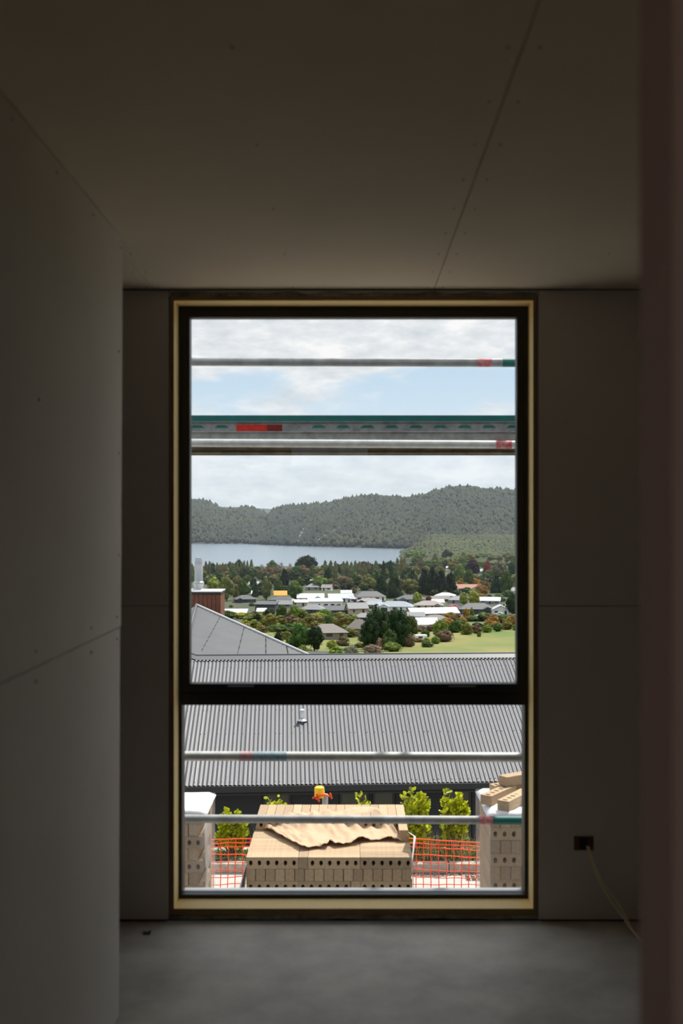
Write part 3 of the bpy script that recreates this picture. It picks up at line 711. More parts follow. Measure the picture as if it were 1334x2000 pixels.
# ---------------------------------------------------------------- hedge shrubs (broad glossy leaves)
def shrub(px, d, ytop, wpx, n, seed, lab, grp=None):
    r = np.random.default_rng(seed); base = Vector(((px - CX) * d / F, d, G + .09))
    Ht = EYE - (ytop - CY) * d / F - base.z; wd = wpx * d / F / 2
    e = empty('leafy_shrub', base); tag(e, lab, 'shrub', grp)
    V = []; Fc = []; tw = MB()
    ns = 34
    for s_ in range(ns):
        a = r.uniform(0, 2*math.pi); sp_ = r.uniform(.15, 1) ** .7; hh_ = Ht * (1 - .34 * sp_ ** 1.5) * r.uniform(.62, 1.10)
        tip = np.array([math.cos(a) * wd * sp_ * .92, math.sin(a) * wd * sp_ * .5, hh_]); 
        root = np.array([tip[0] * .15, tip[1] * .15, 0.0]); mid = root * .3 + tip * .7; mid[0] *= 1.35; mid[2] = tip[2] * .45
        tw.tube([tuple(root), tuple(mid), tuple(tip)], [.008, .005, .0025], 5)
        for q in range(n // ns):
            t_ = 1 - r.uniform(0, .80) ** 1.0 * (0.78 if q > 3 else .1)
            c = (1-t_)**2 * root + 2*t_*(1-t_)*mid + t_**2 * tip
            c = c + r.normal(size=3) * .017
            out = np.array([math.cos(a + r.normal() * 1.1), math.sin(a + r.normal() * 1.1) * .8, r.uniform(.1, 1.5)]); out /= np.linalg.norm(out)
            side = np.cross(out, r.normal(size=3)); side /= np.linalg.norm(side); nn_ = np.cross(side, out)
            l = r.uniform(.040, .068); w = l * .33
            b0 = len(V)
            V += [c, c + out*l*.35 + side*w + nn_*.004, c + out*l*.75 + side*w*.8 + nn_*.005, c + out*l, c + out*l*.75 - side*w*.8 + nn_*.005, c + out*l*.35 - side*w + nn_*.004]
            Fc.append([b0, b0+1, b0+2, b0+3]); Fc.append([b0, b0+3, b0+4, b0+5])
    obj('foliage', npmesh('foliage', V, Fc, M['leafn']), e); tw.build('stems', M['twig'], e)
SD = KD + .38
shrub(453, SD, 1579, 58, 1150, 1, 'yellow-green leafy shrub between the left pallet and the middle brick stack')
shrub(538, SD, 1559, 52, 700, 2, 'yellow-green shrub whose tips show above the left end of the middle stack')
shrub(705, SD, 1552, 66, 800, 3, 'yellow-green shrub tips rising above the middle stack right of the yellow cap')
shrub(806, SD - .05, 1534, 70, 1500, 4, 'tallest yellow-green shrub, at the right end of the middle brick stack')
shrub(883, SD, 1545, 74, 1500, 5, 'bushy yellow-green shrub just left of the right pallet')
# weeds
r = np.random.default_rng(9); V = []; Fc = []
for i in range(3600):
    px = r.choice([r.uniform(805, 965), r.uniform(420, 490)], p=[.85, .15]); d = KD + r.uniform(.12, .55); x_ = (px - CX) * d / F
    z = G + .09 + r.uniform(0, .23) * (1 if px > 700 else .35) * (.4 + .6 * vnoise(px * .06, 1)); l = r.uniform(.012, .05)
    a = r.normal(size=3); a[2] = abs(a[2]) + .6; a /= np.linalg.norm(a); s_ = np.cross(a, r.normal(size=3)); s_ /= np.linalg.norm(s_)
    c = np.array([x_, d, z]); b0 = len(V); V += [c, c + a*l*.5 + s_*l*.2, c + a*l, c + a*l*.5 - s_*l*.2]; Fc.append([b0, b0+1, b0+2, b0+3])
tag(obj('weeds', npmesh('weeds', V, Fc, M['leafg'])), 'low green weeds growing in the bed behind the orange netting', 'weeds', kind='stuff')
V = []; Fc = []
for i in range(420):
    px = r.uniform(815, 960) if i % 4 else r.uniform(498, 520); d = KD + r.uniform(.12, .5); c = np.array([(px - CX) * d / F, d, G + .09])
    h = r.uniform(.08, .42); t_ = np.array([r.normal() * .07, r.normal() * .05, h]); b0 = len(V)
    V += [c - [.003, 0, 0], c + [.003, 0, 0], c + t_ * .6 + [.002, 0, 0], c + t_]; Fc.append([b0, b0+1, b0+2, b0+3])
tag(obj('dry_grass', npmesh('dry_grass', V, Fc, M['straw'])), 'thin dry grass stalks standing among the weeds', 'grass', kind='stuff')

# ================================================================ NEIGHBOUR HOUSE
HD = 19.0; EZ = -2.85; HR = R(3.4); PT = R(22.4)
hs = empty('neighbour_house', (0, HD, EZ), HR); tag(hs, 'low charcoal weatherboard house with a long grey corrugated steel roof below the window', 'house')
SL = 4.1 / math.cos(PT) + .02
def corrugated(w, length, rows=3, amp=.0085, pitch=.0762, seg=8):
    n = int(round(w / pitch)) * seg; V = []; Fc = []
    for i in range(n + 1):
        x = w * i / n; h = amp * math.cos(2 * math.pi * x / pitch)
        for j in range(rows): V.append((x, length * j / (rows - 1), h))
    for i in range(n):
        for j in range(rows - 1): a = i*rows + j; Fc.append((a, a + rows, a + rows + 1, a + 1))
    return np.array(V), Fc
V, Fc = corrugated(.762 + .03, SL)
sheet_me = npmesh('roof_sheet', V, Fc, M['roof'], True)
rot = (PT, 0, 0)
for i in range(-9, 10):
    o = obj('roof_sheet', sheet_me, hs, (i * .762 - .38, 0, (i % 2) * .0016), rot)
V2, F2 = corrugated(14.5, SL); 
o = obj('rear_roof_sheet', npmesh('rear_roof_sheet', V2, F2, M['roof'], True), hs, (7.2, 8.2, 0), (PT, 0, R(180)))
n_ = Vector((0, -math.sin(PT), math.cos(PT))); u_ = Vector((0, math.cos(PT), math.sin(PT)))
rc = MB(); rz_ = 4.1 * math.tan(PT)
rx = [-2.98 + .45 * i for i in range(0, 22)]
for s_ in (1, -1):
    a = (Vector((0, 4.1, rz_ + .028))); b = a - Vector((0, s_ * .19 * math.cos(PT), .19 * math.sin(PT))); c = b - Vector((0, 0, .008))
    rc.add([(-2.95, a.y, a.z), (7, a.y, a.z), (7, b.y, b.z), (-2.95, b.y, b.z), (7, c.y, c.z), (-2.95, c.y, c.z)], [(0, 1, 2, 3), (3, 2, 4, 5)] if s_ == 1 else [(3, 2, 1, 0), (5, 4, 2, 3)])
rc.tube([(-2.95, 4.1, rz_ + .030), (7, 4.1, rz_ + .030)], .016, 8)
rc.build('ridge_cap', M['flash'], hs)
# hip capping climbing to the left from the ridge end, with sheets beyond it
hp = MB(); a = Vector((-2.95, 4.1, rz_)); b = Vector((-7.0, 6.6, rz_ + 1.0)); dn = Vector((0, -.17, -.075))
up_ = Vector((0, 0, .03)); hp.add([a + up_, b + up_, b + dn + up_, a + dn + up_], [(0, 3, 2, 1)]); hp.tube([a + up_, b + up_], .016, 8)
hp.build('hip_cap', M['flash'], hs)
fl = MB().add([(-7, 4.06, rz_ - .03), (-2.95, 4.06, rz_ - .03), (-2.95, 4.12, rz_), (-7, 6.6, rz_ + 1.0)], [(0, 1, 2, 3)]).build('hip_infill', M['roof'], hs)
# scalloped closure under the cap: little tongues between the ribs
sc2 = MB(); yy = 4.1 - .19 * math.cos(PT) - .004; zz = rz_ + .028 - .19 * math.sin(PT)
k = 0; x = -7.0
while x < 7:
    sc2.add([(x, yy, zz - .004), (x + .042, yy, zz - .004), (x + .034, yy - .016, zz - .022), (x + .008, yy - .016, zz - .022)], [(0, 3, 2, 1)]); x += .0762
tag(sc2.build('scalloped_closure', mat('pale closure strip', (.42, .40, .36), .7), hs), 'pale scalloped strip under the ridge cap', kind='stuff')
# roofing screws, in rows
sv = MB(); 
for q in (.08, .75, 1.55, 2.35, 3.15, 3.95):
    for i in range(-66, 66):
        x = i * .0762 * 1.5
        if i % 1 == 0 and i % 3 != 2:
            xx = round(x / .0762) * .0762 - .38 + .762
            p = u_ * q + n_ * .0095 + Vector((xx, 0, 0)); s = .006; sv.box(p.x - s, p.x + s, p.y - s, p.y + s, p.z - .002, p.z + .007)
tag(sv.build('roofing_screws', M['gutter'], hs), kind='stuff')
MB().box(-7, 7, -.02, .10, -.125, -.012).build('gutter', M['gutter'], hs, bevel=.01)
MB().box(-7, 7, .10, .68, -.17, -.15).build('soffit', M['gutter'], hs)
MB().box(-7, 7, .10, .12, -.20, -.02).build('fascia', M['gutter'], hs)
WH = -.16
MB().box(-6.9, 6.9, .74, 7.5, -2.6, WH).build('wall', M['gutter'], hs)
# window openings in px -> local x
def lx(px): return (px - CX) * (HD + .6) / F
wins = [(518, 572), (668, 725), (733, 776), (872, 928)]
wtop = -.155; wbot = -1.35
bz = -2.6; k = 0
while bz < WH - .01:
    x0 = -6.9; segs = []
    for a, b in wins + [(99999, 99999)]:
        xa = lx(a) - .02 if a < 9999 else 6.9; xb = lx(b) + .02 if b < 9999 else 6.9
        if bz + .1 > wbot and bz < wtop: segs.append((x0, min(xa, 6.9))); x0 = xb
        else: segs = [(-6.9, 6.9)]
    for a, b in segs:
        if b - a < .02: continue
        MB().add([(a, .70, bz), (b, .70, bz), (b, .725, min(bz + .185, WH)), (a, .725, min(bz + .185, WH)), (a, .74, bz), (b, .74, bz), (a, .74, min(bz + .185, WH)), (b, .74, min(bz + .185, WH))],
                 [(0, 1, 2, 3), (0, 4, 5, 1), (3, 2, 7, 6)]).build('weatherboard', M['board'], hs)
    bz += .18; k += 1
for a, b in wins:
    xa, xb = lx(a), lx(b); f = MB()
    f.box(xa, xa + .04, .69, .74, wbot, wtop).box(xb - .04, xb, .69, .74, wbot, wtop).box(xa, xb, .69, .74, wtop - .04, wtop).box(xa, xb, .69, .74, wbot, wbot + .04)
    fo = f.build('house_window', M['gutter'], hs); MB().box(xa + .04, xb - .04, .705, .712, wbot + .04, wtop - .04).build('pane', M['darkglass'], fo)
# a vent pipe on the roof
vp = empty('roof_vent', (0, 0, 0)); vloc = P(601, 1411, 1)
t_ = (1411 - CY) / F; yv = None
# intersect the view line with the roof plane numerically
for s_ in np.linspace(0, 4, 400):
    w_ = hs.matrix_basis @ (u_ * s_ + Vector(((601 - CX) * 20.7 / F, 0, 0)))
    if CY + F * (EYE - w_.z) / w_.y <= 1409: break
vp.location = w_; tag(vp, 'small white vent pipe with a metal collar on the grey corrugated roof', 'vent pipe')
MB().tube([(0, 0, -.02), (0, 0, .20)], .035, 14).build('pipe', M['white'], vp, True)
MB().lathe([(.095, .01), (.085, .02), (.045, .045), (.04, .07)], n=16).build('collar', M['steel'], vp, True)
MB().lathe([(.0001, .235), (.045, .215), (.048, .20), (.04, .195)], n=16).build('cowl', M['white'], vp, True)

# second roof, chimney and flue
P1 = P(383, 1183, 30.0); P2 = P(603, 1281, 27.0); P3 = P(372, 1283, 24.0); P4 = P(640, 1300, 24.6)
h2 = empty('hipped_house', (P1.x, P1.y, P1.z)); tag(h2, 'house with a pale grey hipped steel roof and timber-clad chimney, behind on the left', 'house')
nrm = (P2 - P1).cross(P3 - P1).normalized(); nrm = nrm if nrm.z > 0 else -nrm
fall = (Vector((nrm.x, nrm.y, 0)).normalized()); fall = (fall - nrm * fall.dot(nrm)).normalized(); cross = nrm.cross(fall).normalized()
if cross.y > 0: cross = -cross      # towards the viewer
# corrugated triangle clipped to P1-P2-P3 hull
def on_plane(px, py):
    dirv = Vector(((px - CX) / F, 1, -(py - CY) / F)); e0 = Vector((0, 0, EYE)); t0 = (P1 - e0).dot(nrm) / dirv.dot(nrm); return e0 + dirv * t0
def uvp(p): q = p - P1; return q.dot(fall), q.dot(cross)
polyuv = [uvp(q) for q in (P1, P2, on_plane(640, 1310), on_plane(360, 1310), on_plane(352, 1250))]
polyuv = [uvp(P1), uvp(P2), uvp(on_plane(660, 1308)), uvp(on_plane(330, 1308))]
def clip_range(v):
    xs_ = []
    for i in range(len(polyuv)):
        a, b = polyuv[i], polyuv[(i+1) % len(polyuv)]
        if (a[1] - v) * (b[1] - v) <= 0 and abs(a[1] - b[1]) > 1e-9: xs_.append(a[0] + (b[0] - a[0]) * (v - a[1]) / (b[1] - a[1]))
    return (min(xs_), max(xs_)) if len(xs_) >= 2 else None
vmin, vmax = min(q[1] for q in polyuv), max(q[1] for q in polyuv)
V = []; Fc = []; prev = None; v = vmin + .001
while v < vmax - .001:
    rg = clip_range(v)
    if rg:
        h = .0085 * math.cos(2 * math.pi * v / .0762); b0 = len(V)
        for uu in rg: V.append(tuple(fall * uu + cross * v + nrm * h))
        if prev is not None: Fc.append((prev, prev + 1, b0 + 1, b0))
        prev = b0
    v += .0762 / 8
o = obj('roof_sheeting', npmesh('roof_sheeting', V, Fc, M['roof2'], True), h2)
def onp(px, py, up=.02): return on_plane(px, py) + nrm * up - P1
for a, b in (((430, 1205), (392, 1275)), ((477, 1224), (463, 1281)), ((519, 1243), (519, 1281)), ((559, 1260), (563, 1281))):
    sv = MB(); a3, b3 = onp(*a, .01), onp(*b, .01); n = 24
    for i in range(n): p = a3.lerp(b3, i / n); sv.box(p.x - .012, p.x + .012, p.y - .012, p.y + .012, p.z - .002, p.z + .008)
    tag(sv.build('screw_row', M['gutter'], h2), kind='stuff')
vf = MB(); a, b = onp(383, 1183, .03), onp(603, 1281, .03)
vf.tube([a, b], .035, 8); vf.build('verge_flashing', mat('pale verge flashing', (.5, .5, .5), .5), h2, True)
Q1 = P(340, 1240, 27.0) - P1
lf = MB().add([Vector((0, 0, 0)), onp(378, 1222, -.0), onp(345, 1308, 0), P(300, 1310, 24) - P1, P(300, 1225, 30) - P1], [(0, 4, 3, 2, 1)]).build('left_roof_face', mat('grey steel face', (.20, .205, .21), .5), h2)
MB().tube([onp(383, 1183, .03), onp(372, 1222, .05), onp(358, 1262, .05)], .04, 8).build('hip_cap', M['flash'], h2, True)
MB().box(-6, 3.5, -2, 3, -7, -1.6).build('wall', M['board'], h2)
# chimney box clad in vertical boards
cx0, cx1 = P(330, 1200, 30.3).x, P(430, 1200, 30.3).x; cz0, cz1 = P(0, 1212, 30.3).z, P(0, 1160, 30.3).z
ch = empty('chimney_box', (0, 0, 0), parent=h2); ch.location = -P1; ch['label'] = 'chimney box clad in red-brown vertical boards'
MB().box(cx0 + .01, cx1 - .012, 30.32, 31.3, cz0 - .3, cz1).build('inner_box', M['gap'], ch)
bw = (cx1 - cx0) / 12
for i in range(12): MB().box(cx0 + i * bw + .005, cx0 + (i + 1) * bw - .005, 30.295, 30.32, cz0 - .3, cz1).build('cladding_board', M['cedar'], ch)
for i in range(8): MB().box(cx1 - .012, cx1 + .01, 30.3 + i * .125 + .004, 30.3 + (i + 1) * .125 - .004, cz0 - .3, cz1).build('cladding_board', M['cedar'], ch)
MB().box(cx0 - .03, cx1 + .03, 30.26, 31.34, cz1, cz1 + .05).build('cap_flashing', M['gutter'], ch); MB().box(cx0 - .03, cx1 + .03, 30.26, 31.34, cz1 + .05, cz1 + .075).build('cap_top', M['galvlight'], ch)
fx = P(388, 1150, 30.8); f0 = EYE - (1156 - CY) * 30.8 / F; pz = 30.8 / F
flu = MB().lathe([(.21, 0), (.20, .04), (.135, .09), (.125, .16), (.155, .22), (.155, .27), (.118, .30), (.118, .72), (.112, .73), (.112, .80), (.098, .92), (.085, .96), (.0001, .97)], (fx.x, 30.8, f0), 24)
tag(flu.build('flue', M['steel'], h2, True, loc=-P1), 'stainless steel flue on the chimney box')

# ================================================================ VALLEY, LAKE AND HILLS
LK = -49.0
pd_ = [18, 60, 100, 160, 220, 300, 400, 500, 600, 700, 1130]; pz_ = [-5.45, -9, -14, -21.5, -25.6, -32.3, -38.1, -43.4, -47.9, -48.2, -48.3]
def sstep(a, b, x): t = np.clip((x - a) / (b - a), 0, 1); return t*t*(3-2*t)
def terr(t, d):
    t = np.asarray(t, float); d = np.asarray(d, float)
    z = np.interp(d, pd_, pz_)
    w = sstep(.043, .075, t)
    drop = -48.3 - 4 * sstep(1120, 1190, d)
    rise = -48.3 + 20.5 * sstep(1080, 1650, d) + 3 * (fbm(t * 40, d * .006, 3) - .5) * sstep(1080, 1300, d)
    far = drop * (1 - w) + rise * w
    z = np.where(d > 1080, far, z)
    return z + (fbm(t * 30, d * .01, 3) - .5) * np.clip((d - 150) / 200, 0, 1) * 1.2 * (d < 1080)
def d_of(y, t=0.0):
    ds = np.linspace(215, 1650, 600); ys = CY + F * (EYE - terr(np.full(600, t), ds)) / ds
    ok = np.where(ys <= y)[0]
    return float(ds[ok[0]]) if len(ok) else 1650.
ts = np.linspace(-.75, .75, 260); ds = np.concatenate([np.linspace(18, 200, 16), np.linspace(210, 1700, 200)])
T, D = np.meshgrid(ts, ds, indexing='ij'); Z = terr(T, D); V = np.stack([T * D, D, Z], -1).reshape(-1, 3)
nd = len(ds); ii, jj = np.meshgrid(np.arange(len(ts) - 1), np.arange(nd - 1), indexing='ij'); a = (ii * nd + jj).ravel()
Fc = np.stack([a, a + nd, a + nd + 1, a + 1], -1)
vg = struct(obj('valley_ground', npmesh('valley_ground', V, Fc, M['grass'], True))); vg.data.materials.append(M['lawn'])
for p_ in vg.data.polygons:
    if p_.center.y > 440: p_.material_index = 1
struct(MB().add([(-5000, 1000, LK), (5000, 1000, LK), (5000, 6000, LK), (-5000, 6000, LK)], [(0, 1, 2, 3)]).build('lake', M['lake']))
# hills
def hill(name, us, ys, shore_u, shore_y, ridge_off, tlo, thi, mt, seed, nblob, blob, dy=3.0):
    def zf(t, d):
        u = CX + F * t; yr = np.interp(u, us, ys) + dy
        dsr = F * (EYE - LK) / (np.interp(u, shore_u, shore_y) - CY)
        dr = dsr + ridge_off * (1 + .35 * (fbm(t * 14 + seed, t * 3, 3) - .5))
        zr_ = np.maximum(EYE + (CY - yr) * dr / F, LK - 3)
        s = (d - dsr) / (dr - dsr)
        prof = np.where(s < 1, np.clip(s, 0, 1) ** .85 * 1.0, 1 - .35 * (s - 1))
        sp_ = (fbm(t * 36 + seed, d * .0016 + t * 8, 4) - .5) * 2
        z = LK - 1 + (zr_ - LK + 1) * (prof + .20 * sp_ * np.sin(np.clip(s, 0, 1) * math.pi)) + 2 * np.clip(s * 30, 0, 1)
        lim = EYE + (CY - yr) * d / F
        return np.where((s > 0), np.minimum(z, np.maximum(lim, LK - 1)), LK - 3 + 60 * s), dsr, dr
    ts = np.linspace(tlo, thi, 420); V = []; sn = np.concatenate([np.linspace(-.03, 1.05, 70), np.linspace(1.1, 1.9, 8)])
    for t in ts:
        _, dsr, dr = zf(np.array([t]), np.array([2000.]))
        d = dsr + (dr - dsr) * sn; z, _, _ = zf(np.full(len(sn), t), d); V.append(np.stack([t * d, d, z], -1))
    V = np.concatenate(V); ns_ = len(sn); ii, jj = np.meshgrid(np.arange(len(ts) - 1), np.arange(ns_ - 1), indexing='ij'); a = (ii * ns_ + jj).ravel()
    h = struct(obj(name, npmesh(name, V, np.stack([a, a + ns_, a + ns_ + 1, a + 1], -1), mt, True)))
    if nblob:
        r = np.random.default_rng(seed + 50)
        t = r.uniform(max(tlo, -.22), min(thi, .24), nblob); s = r.uniform(.0, 1.06, nblob) ** .9
        _, dsr, dr = zf(t, np.full(nblob, 2000.)); d = dsr + (dr - dsr) * s; z, _, _ = zf(t, d); ok = z > LK + .5
        t, d, z = t[ok], d[ok], z[ok]; n = len(t); h_ = r.uniform(5, 10.5, n) * (1 + .5 * (r.random(n) > .93)); w = h_ * r.uniform(.30, .62, n)
        u8 = np.array([[0, 0, 1], [0, 0, -.2]] + [[math.cos(q * math.pi / 2.5), math.sin(q * math.pi / 2.5), .30] for q in range(5)])
        rt = r.uniform(0, 6.28, n); c_, s_ = np.cos(rt), np.sin(rt)
        bx = u8[None, :, 0] * c_[:, None] - u8[None, :, 1] * s_[:, None]; by = u8[None, :, 0] * s_[:, None] + u8[None, :, 1] * c_[:, None]
        V = np.stack([(t * d)[:, None] + bx * w[:, None], d[:, None] + by * w[:, None], z[:, None] - 1 + u8[None, :, 2] * h_[:, None]], -1).reshape(-1, 3)
        f = []
        for q in range(5): f += [[0, 2 + q, 2 + (q+1) % 5], [1, 2 + (q+1) % 5, 2 + q]]
        f = np.array(f); Fc = (np.arange(n)[:, None, None] * 7 + f[None]).reshape(-1, 3)
        tag(obj('forest', npmesh('forest', V, Fc, blob)), blob['lab'], 'forest', kind='stuff')
    return zf
m1 = M['forest']; m1['lab'] = 'dense dark forest covering the large hill across the lake'
m2 = M['forest'].copy(); m2['lab'] = 'forest on the lower wooded hill at the far left of the lake'
struct(MB().add([(-3500, 7000, -60), (3500, 7000, -60), (3500, 7000, 20), (900, 7000, 60), (200, 7000, 48), (-250, 7000, 40), (-520, 7000, 54), (-760, 7000, 66), (-1200, 7000, 58), (-3500, 7000, 40),
    (-3500, 7600, -60), (3500, 7600, -60), (3500, 7600, 20), (900, 7600, 60), (200, 7600, 48), (-250, 7600, 40), (-520, 7600, 54), (-760, 7600, 66), (-1200, 7600, 58), (-3500, 7600, 40)],
    [tuple(range(10))] + [(i, i + 10, (i + 1) % 10 + 10, (i + 1) % 10) for i in range(10)]).build('distant_hills', M['scrub']))
zA = hill('left_hill', [-900, -200, 200, 300, 372, 395, 412, 425, 432, 445, 460, 480, 495, 505, 513, 540, 600, 700], [985, 965, 950, 966, 977, 978, 983, 991, 995, 996, 994, 992, 992, 997, 1001, 1012, 1040, 1062], [0, 1400], [1062, 1062], 750, -.55, .02, M['scrub'], 3, 16000, m2)
ub = [460, 484, 495, 505, 513, 522, 530, 545, 570, 600, 640, 680, 720, 745, 790, 830, 860, 880, 905, 930, 950, 1008, 1100, 1300, 1600, 2000]
yb = [1064, 1063, 1050, 1038, 1024, 1010, 1000, 993, 990, 989, 985, 975, 969.5, 971, 975.5, 969, 959, 955, 953, 954, 958, 961, 955, 965, 990, 1000]
zB = hill('main_hill', ub, yb, [400, 484, 590, 700, 790, 900, 1300], [1063, 1063, 1067, 1069.5, 1072, 1074, 1074], 620, -.103, .45, M['scrub'], 8, 34000, m1)
# bare slips on the hillside
def hillpt(zf, px, py):
    t = (px - CX) / F
    d = np.linspace(1780, 3000, 1500); z, dsr, dr = zf(np.full(1500, t), d); y = CY + F * (EYE - z) / d; k = np.where((y <= py) & (d > dsr))[0]
    k = k[0] if len(k) else 700; return Vector((t * d[k], d[k] - 8, z[k] + 5))
def slip(pts, wpx, label):
    V = []; Fc = []
    for i, (x, y) in enumerate(pts):
        c = hillpt(zB, x, y); w = wpx[i] * c.y / F / 2; V += [c + Vector((-w, 0, 0)), c + Vector((w, 0, 0)), c + Vector((w, 12, -12)), c + Vector((-w, 12, -12))]
    for i in range(len(pts) - 1):
        a = 4 * i; Fc += [(a, a+1, a+5, a+4), (a+1, a+2, a+6, a+5), (a+3, a, a+4, a+7)]
    o = MB().add(V, Fc).build('landslip', M['slip']); tag(o, label, 'landslip', kind='structure')
slip([(598, 1031), (594, 1040), (588, 1050), (582, 1062)], [7, 8, 6, 3], 'pale bare slip running down the wooded hill to the lake')
slip([(665, 1033), (650, 1042), (635, 1051), (622, 1060)], [2, 3, 3, 4], 'thin slanting bare track on the wooded hill')
# scrubland crowns at right foot
r = np.random.default_rng(31); n = 9000
t = r.uniform(.045, .22, n); d = r.uniform(1130, 1640, n); z = terr(t, d); h_ = r.uniform(2.5, 5.5, n); w = h_ * r.uniform(.6, 1.0, n)
u8 = np.array([[0, 0, 1], [0, 0, -.2]] + [[math.cos(q * math.pi / 2.5), math.sin(q * math.pi / 2.5), .35] for q in range(5)])
V = np.stack([(t * d)[:, None] + u8[None, :, 0] * w[:, None], d[:, None] + u8[None, :, 1] * w[:, None], z[:, None] + u8[None, :, 2] * h_[:, None]], -1).reshape(-1, 3)
f = np.array([[0, 2 + q, 2 + (q+1) % 5] for q in range(5)] + [[1, 2 + (q+1) % 5, 2 + q] for q in range(5)])
tag(obj('scrub', npmesh('scrub', V, (np.arange(n)[:, None, None] * 7 + f[None]).reshape(-1, 3), M['forestg'])), 'light green scrub on the low slope right of the lake', 'scrub', kind='stuff')

# ---------------------------------------------------------------- trees
def ico(sub):
    bm = bmesh.new(); bmesh.ops.create_icosphere(bm, subdivisions=sub, radius=1); V = np.array([v.co[:] for v in bm.verts]); Fc = np.array([[v.index for v in f.verts] for f in bm.faces]); bm.free(); return V, Fc
I1 = ico(2)
def crown(kind, seed, n=1700):
    """unit crown: height 1 (z 0..1), half width .5; leaves on clumped lumps round a dark core"""
    r = np.random.default_rng(seed); lumps = []
    if kind == 'round':
        for i in range(26):
            a = r.uniform(0, 6.28); e = r.uniform(-.95, 1) ; q = r.uniform(.45, .8)
            lumps.append((math.cos(a) * math.sqrt(max(0, 1 - e*e)) * .33 * (q + .3), math.sin(a) * math.sqrt(max(0, 1 - e*e)) * .33 * (q + .3), .50 + e * .34, r.uniform(.11, .19)))
        lumps.append((0, 0, .5, .33))
    elif kind == 'poplar':
        for i in range(26):
            z = i / 25; w = .42 * (math.sin(min(1, z * 1.05 + .12) * math.pi) ** .55) * (1 if z < .6 else 1.0)
            lumps.append((r.normal() * .12 * w, r.normal() * .12 * w, .08 + z * .86, w * r.uniform(.75, 1.0)))
    elif kind == 'conifer':
        for i in range(40):
            z = r.uniform(0, 1); a = r.uniform(0, 6.28); w = .44 * (1 - z) ** .6 + .03
            lumps.append((math.cos(a) * w * .7, math.sin(a) * w * .7, .06 + z * .88, .05 + w * .38))
        for i in range(8): lumps.append((0, 0, .08 + i * .1, .3 * (1 - i / 8.5)))
    elif kind == 'bush':
        for i in range(22):
            a = r.uniform(0, 6.28); q = r.uniform(0, .36); z = r.uniform(.15, .80) * (1 - q * .8)
            lumps.append((math.cos(a) * q, math.sin(a) * q, z, r.uniform(.12, .20)))
        lumps.append((0, 0, .3, .4))
    elif kind == 'dome':
        for i in range(34):
            a = r.uniform(0, 6.28); e = r.uniform(0.05, 1); c = math.sqrt(1 - e*e)
            lumps.append((math.cos(a) * c * .40, math.sin(a) * c * .40, .25 + e * .58, r.uniform(.09, .14)))
        lumps.append((0, 0, .42, .38))
    lumps = np.array(lumps); zs = 1.0
    wt = lumps[:, 3] ** 2; ci = r.choice(len(lumps), n, p=wt / wt.sum()); dv = r.normal(size=(n, 3)); dv /= np.linalg.norm(dv, axis=1)[:, None]
    sc = np.array([1, 1, 1.0 if kind not in ('poplar',) else .28])
    c = lumps[ci, :3] + dv * lumps[ci, 3:4] * sc * r.uniform(.85, 1.28, (n, 1))
    nv = dv + r.normal(size=(n, 3)) * .5; nv /= np.linalg.norm(nv, axis=1)[:, None]
    a = np.cross(nv, r.normal(size=(n, 3))); a /= np.linalg.norm(a, axis=1)[:, None]; b = np.cross(nv, a)
    s = r.uniform(.022, .052, (n, 1)) * (.7 if kind == 'poplar' else 1); sx = s * np.array([[1, 1, 1]]); 
    V = np.stack([c - a*s, c + b*s*.6, c + a*s, c - b*s*.6], 1).reshape(-1, 3); Fq = np.arange(n * 4).reshape(n, 4)
    T3 = np.concatenate([Fq[:, [0, 1, 2]], Fq[:, [0, 2, 3]]])
    Vs = [V]; Fs = [T3]; off_ = len(V)
    for l in lumps:
        vv = I1[0] * (l[3] * .84) * sc * (1 + .12 * r.normal(size=(len(I1[0]), 1))) + l[:3]; Vs.append(vv); Fs.append(I1[1] + off_); off_ += len(vv)
    return npmesh('foliage', np.concatenate(Vs), np.concatenate(Fs), M['leaf'])
PRO = {k: [crown(k, 100 + 7 * i + len(k), 1700) for i in range(3)] for k in ('round', 'poplar', 'conifer', 'bush', 'dome')}
bt = MB(); rr = random.Random(4)
def branch(p, dv, l, rad, dep):
    q = p + dv * l; bt.tube([p, q], [rad, rad * .6], 4, cap=False)
    if dep:
        for i in range(4 if dep > 1 else 5):
            nd_ = (dv + Vector((rr.uniform(-1, 1), rr.uniform(-1, 1), rr.uniform(-.1, .8))) * .75).normalized(); branch(q if i < 3 else p.lerp(q, .6), nd_, l * rr.uniform(.55, .75), rad * .6, dep - 1)
branch(Vector((0, 0, 0)), Vector((0, 0, 1)), .30, .016, 4)
bare_me = bt.mesh('bare_branches', M['bare'])
trunk_me = MB().tube([(0, 0, -.05), (0, 0, .5)], [.035, .02], 6).mesh('trunk', M['bark2'])
rt = random.Random(21)
GR = dict(g=(.075, .115, .03), d=(.028, .05, .018), dd=(.018, .028, .013), y=(.27, .28, .045), o=(.16, .155, .045), b=(.17, .125, .07), p=(.05, .03, .035), r=(.22, .05, .045), pk=(.55, .25, .28), l=(.15, .21, .04), or_=(.33, .19, .04), pop=(.12, .145, .05), tan=(.26, .20, .13))
GR = {k: tuple(q * .84 for q in v) for k, v in GR.items()}; GR['pop'] = (.14, .15, .06)
RC = dict()
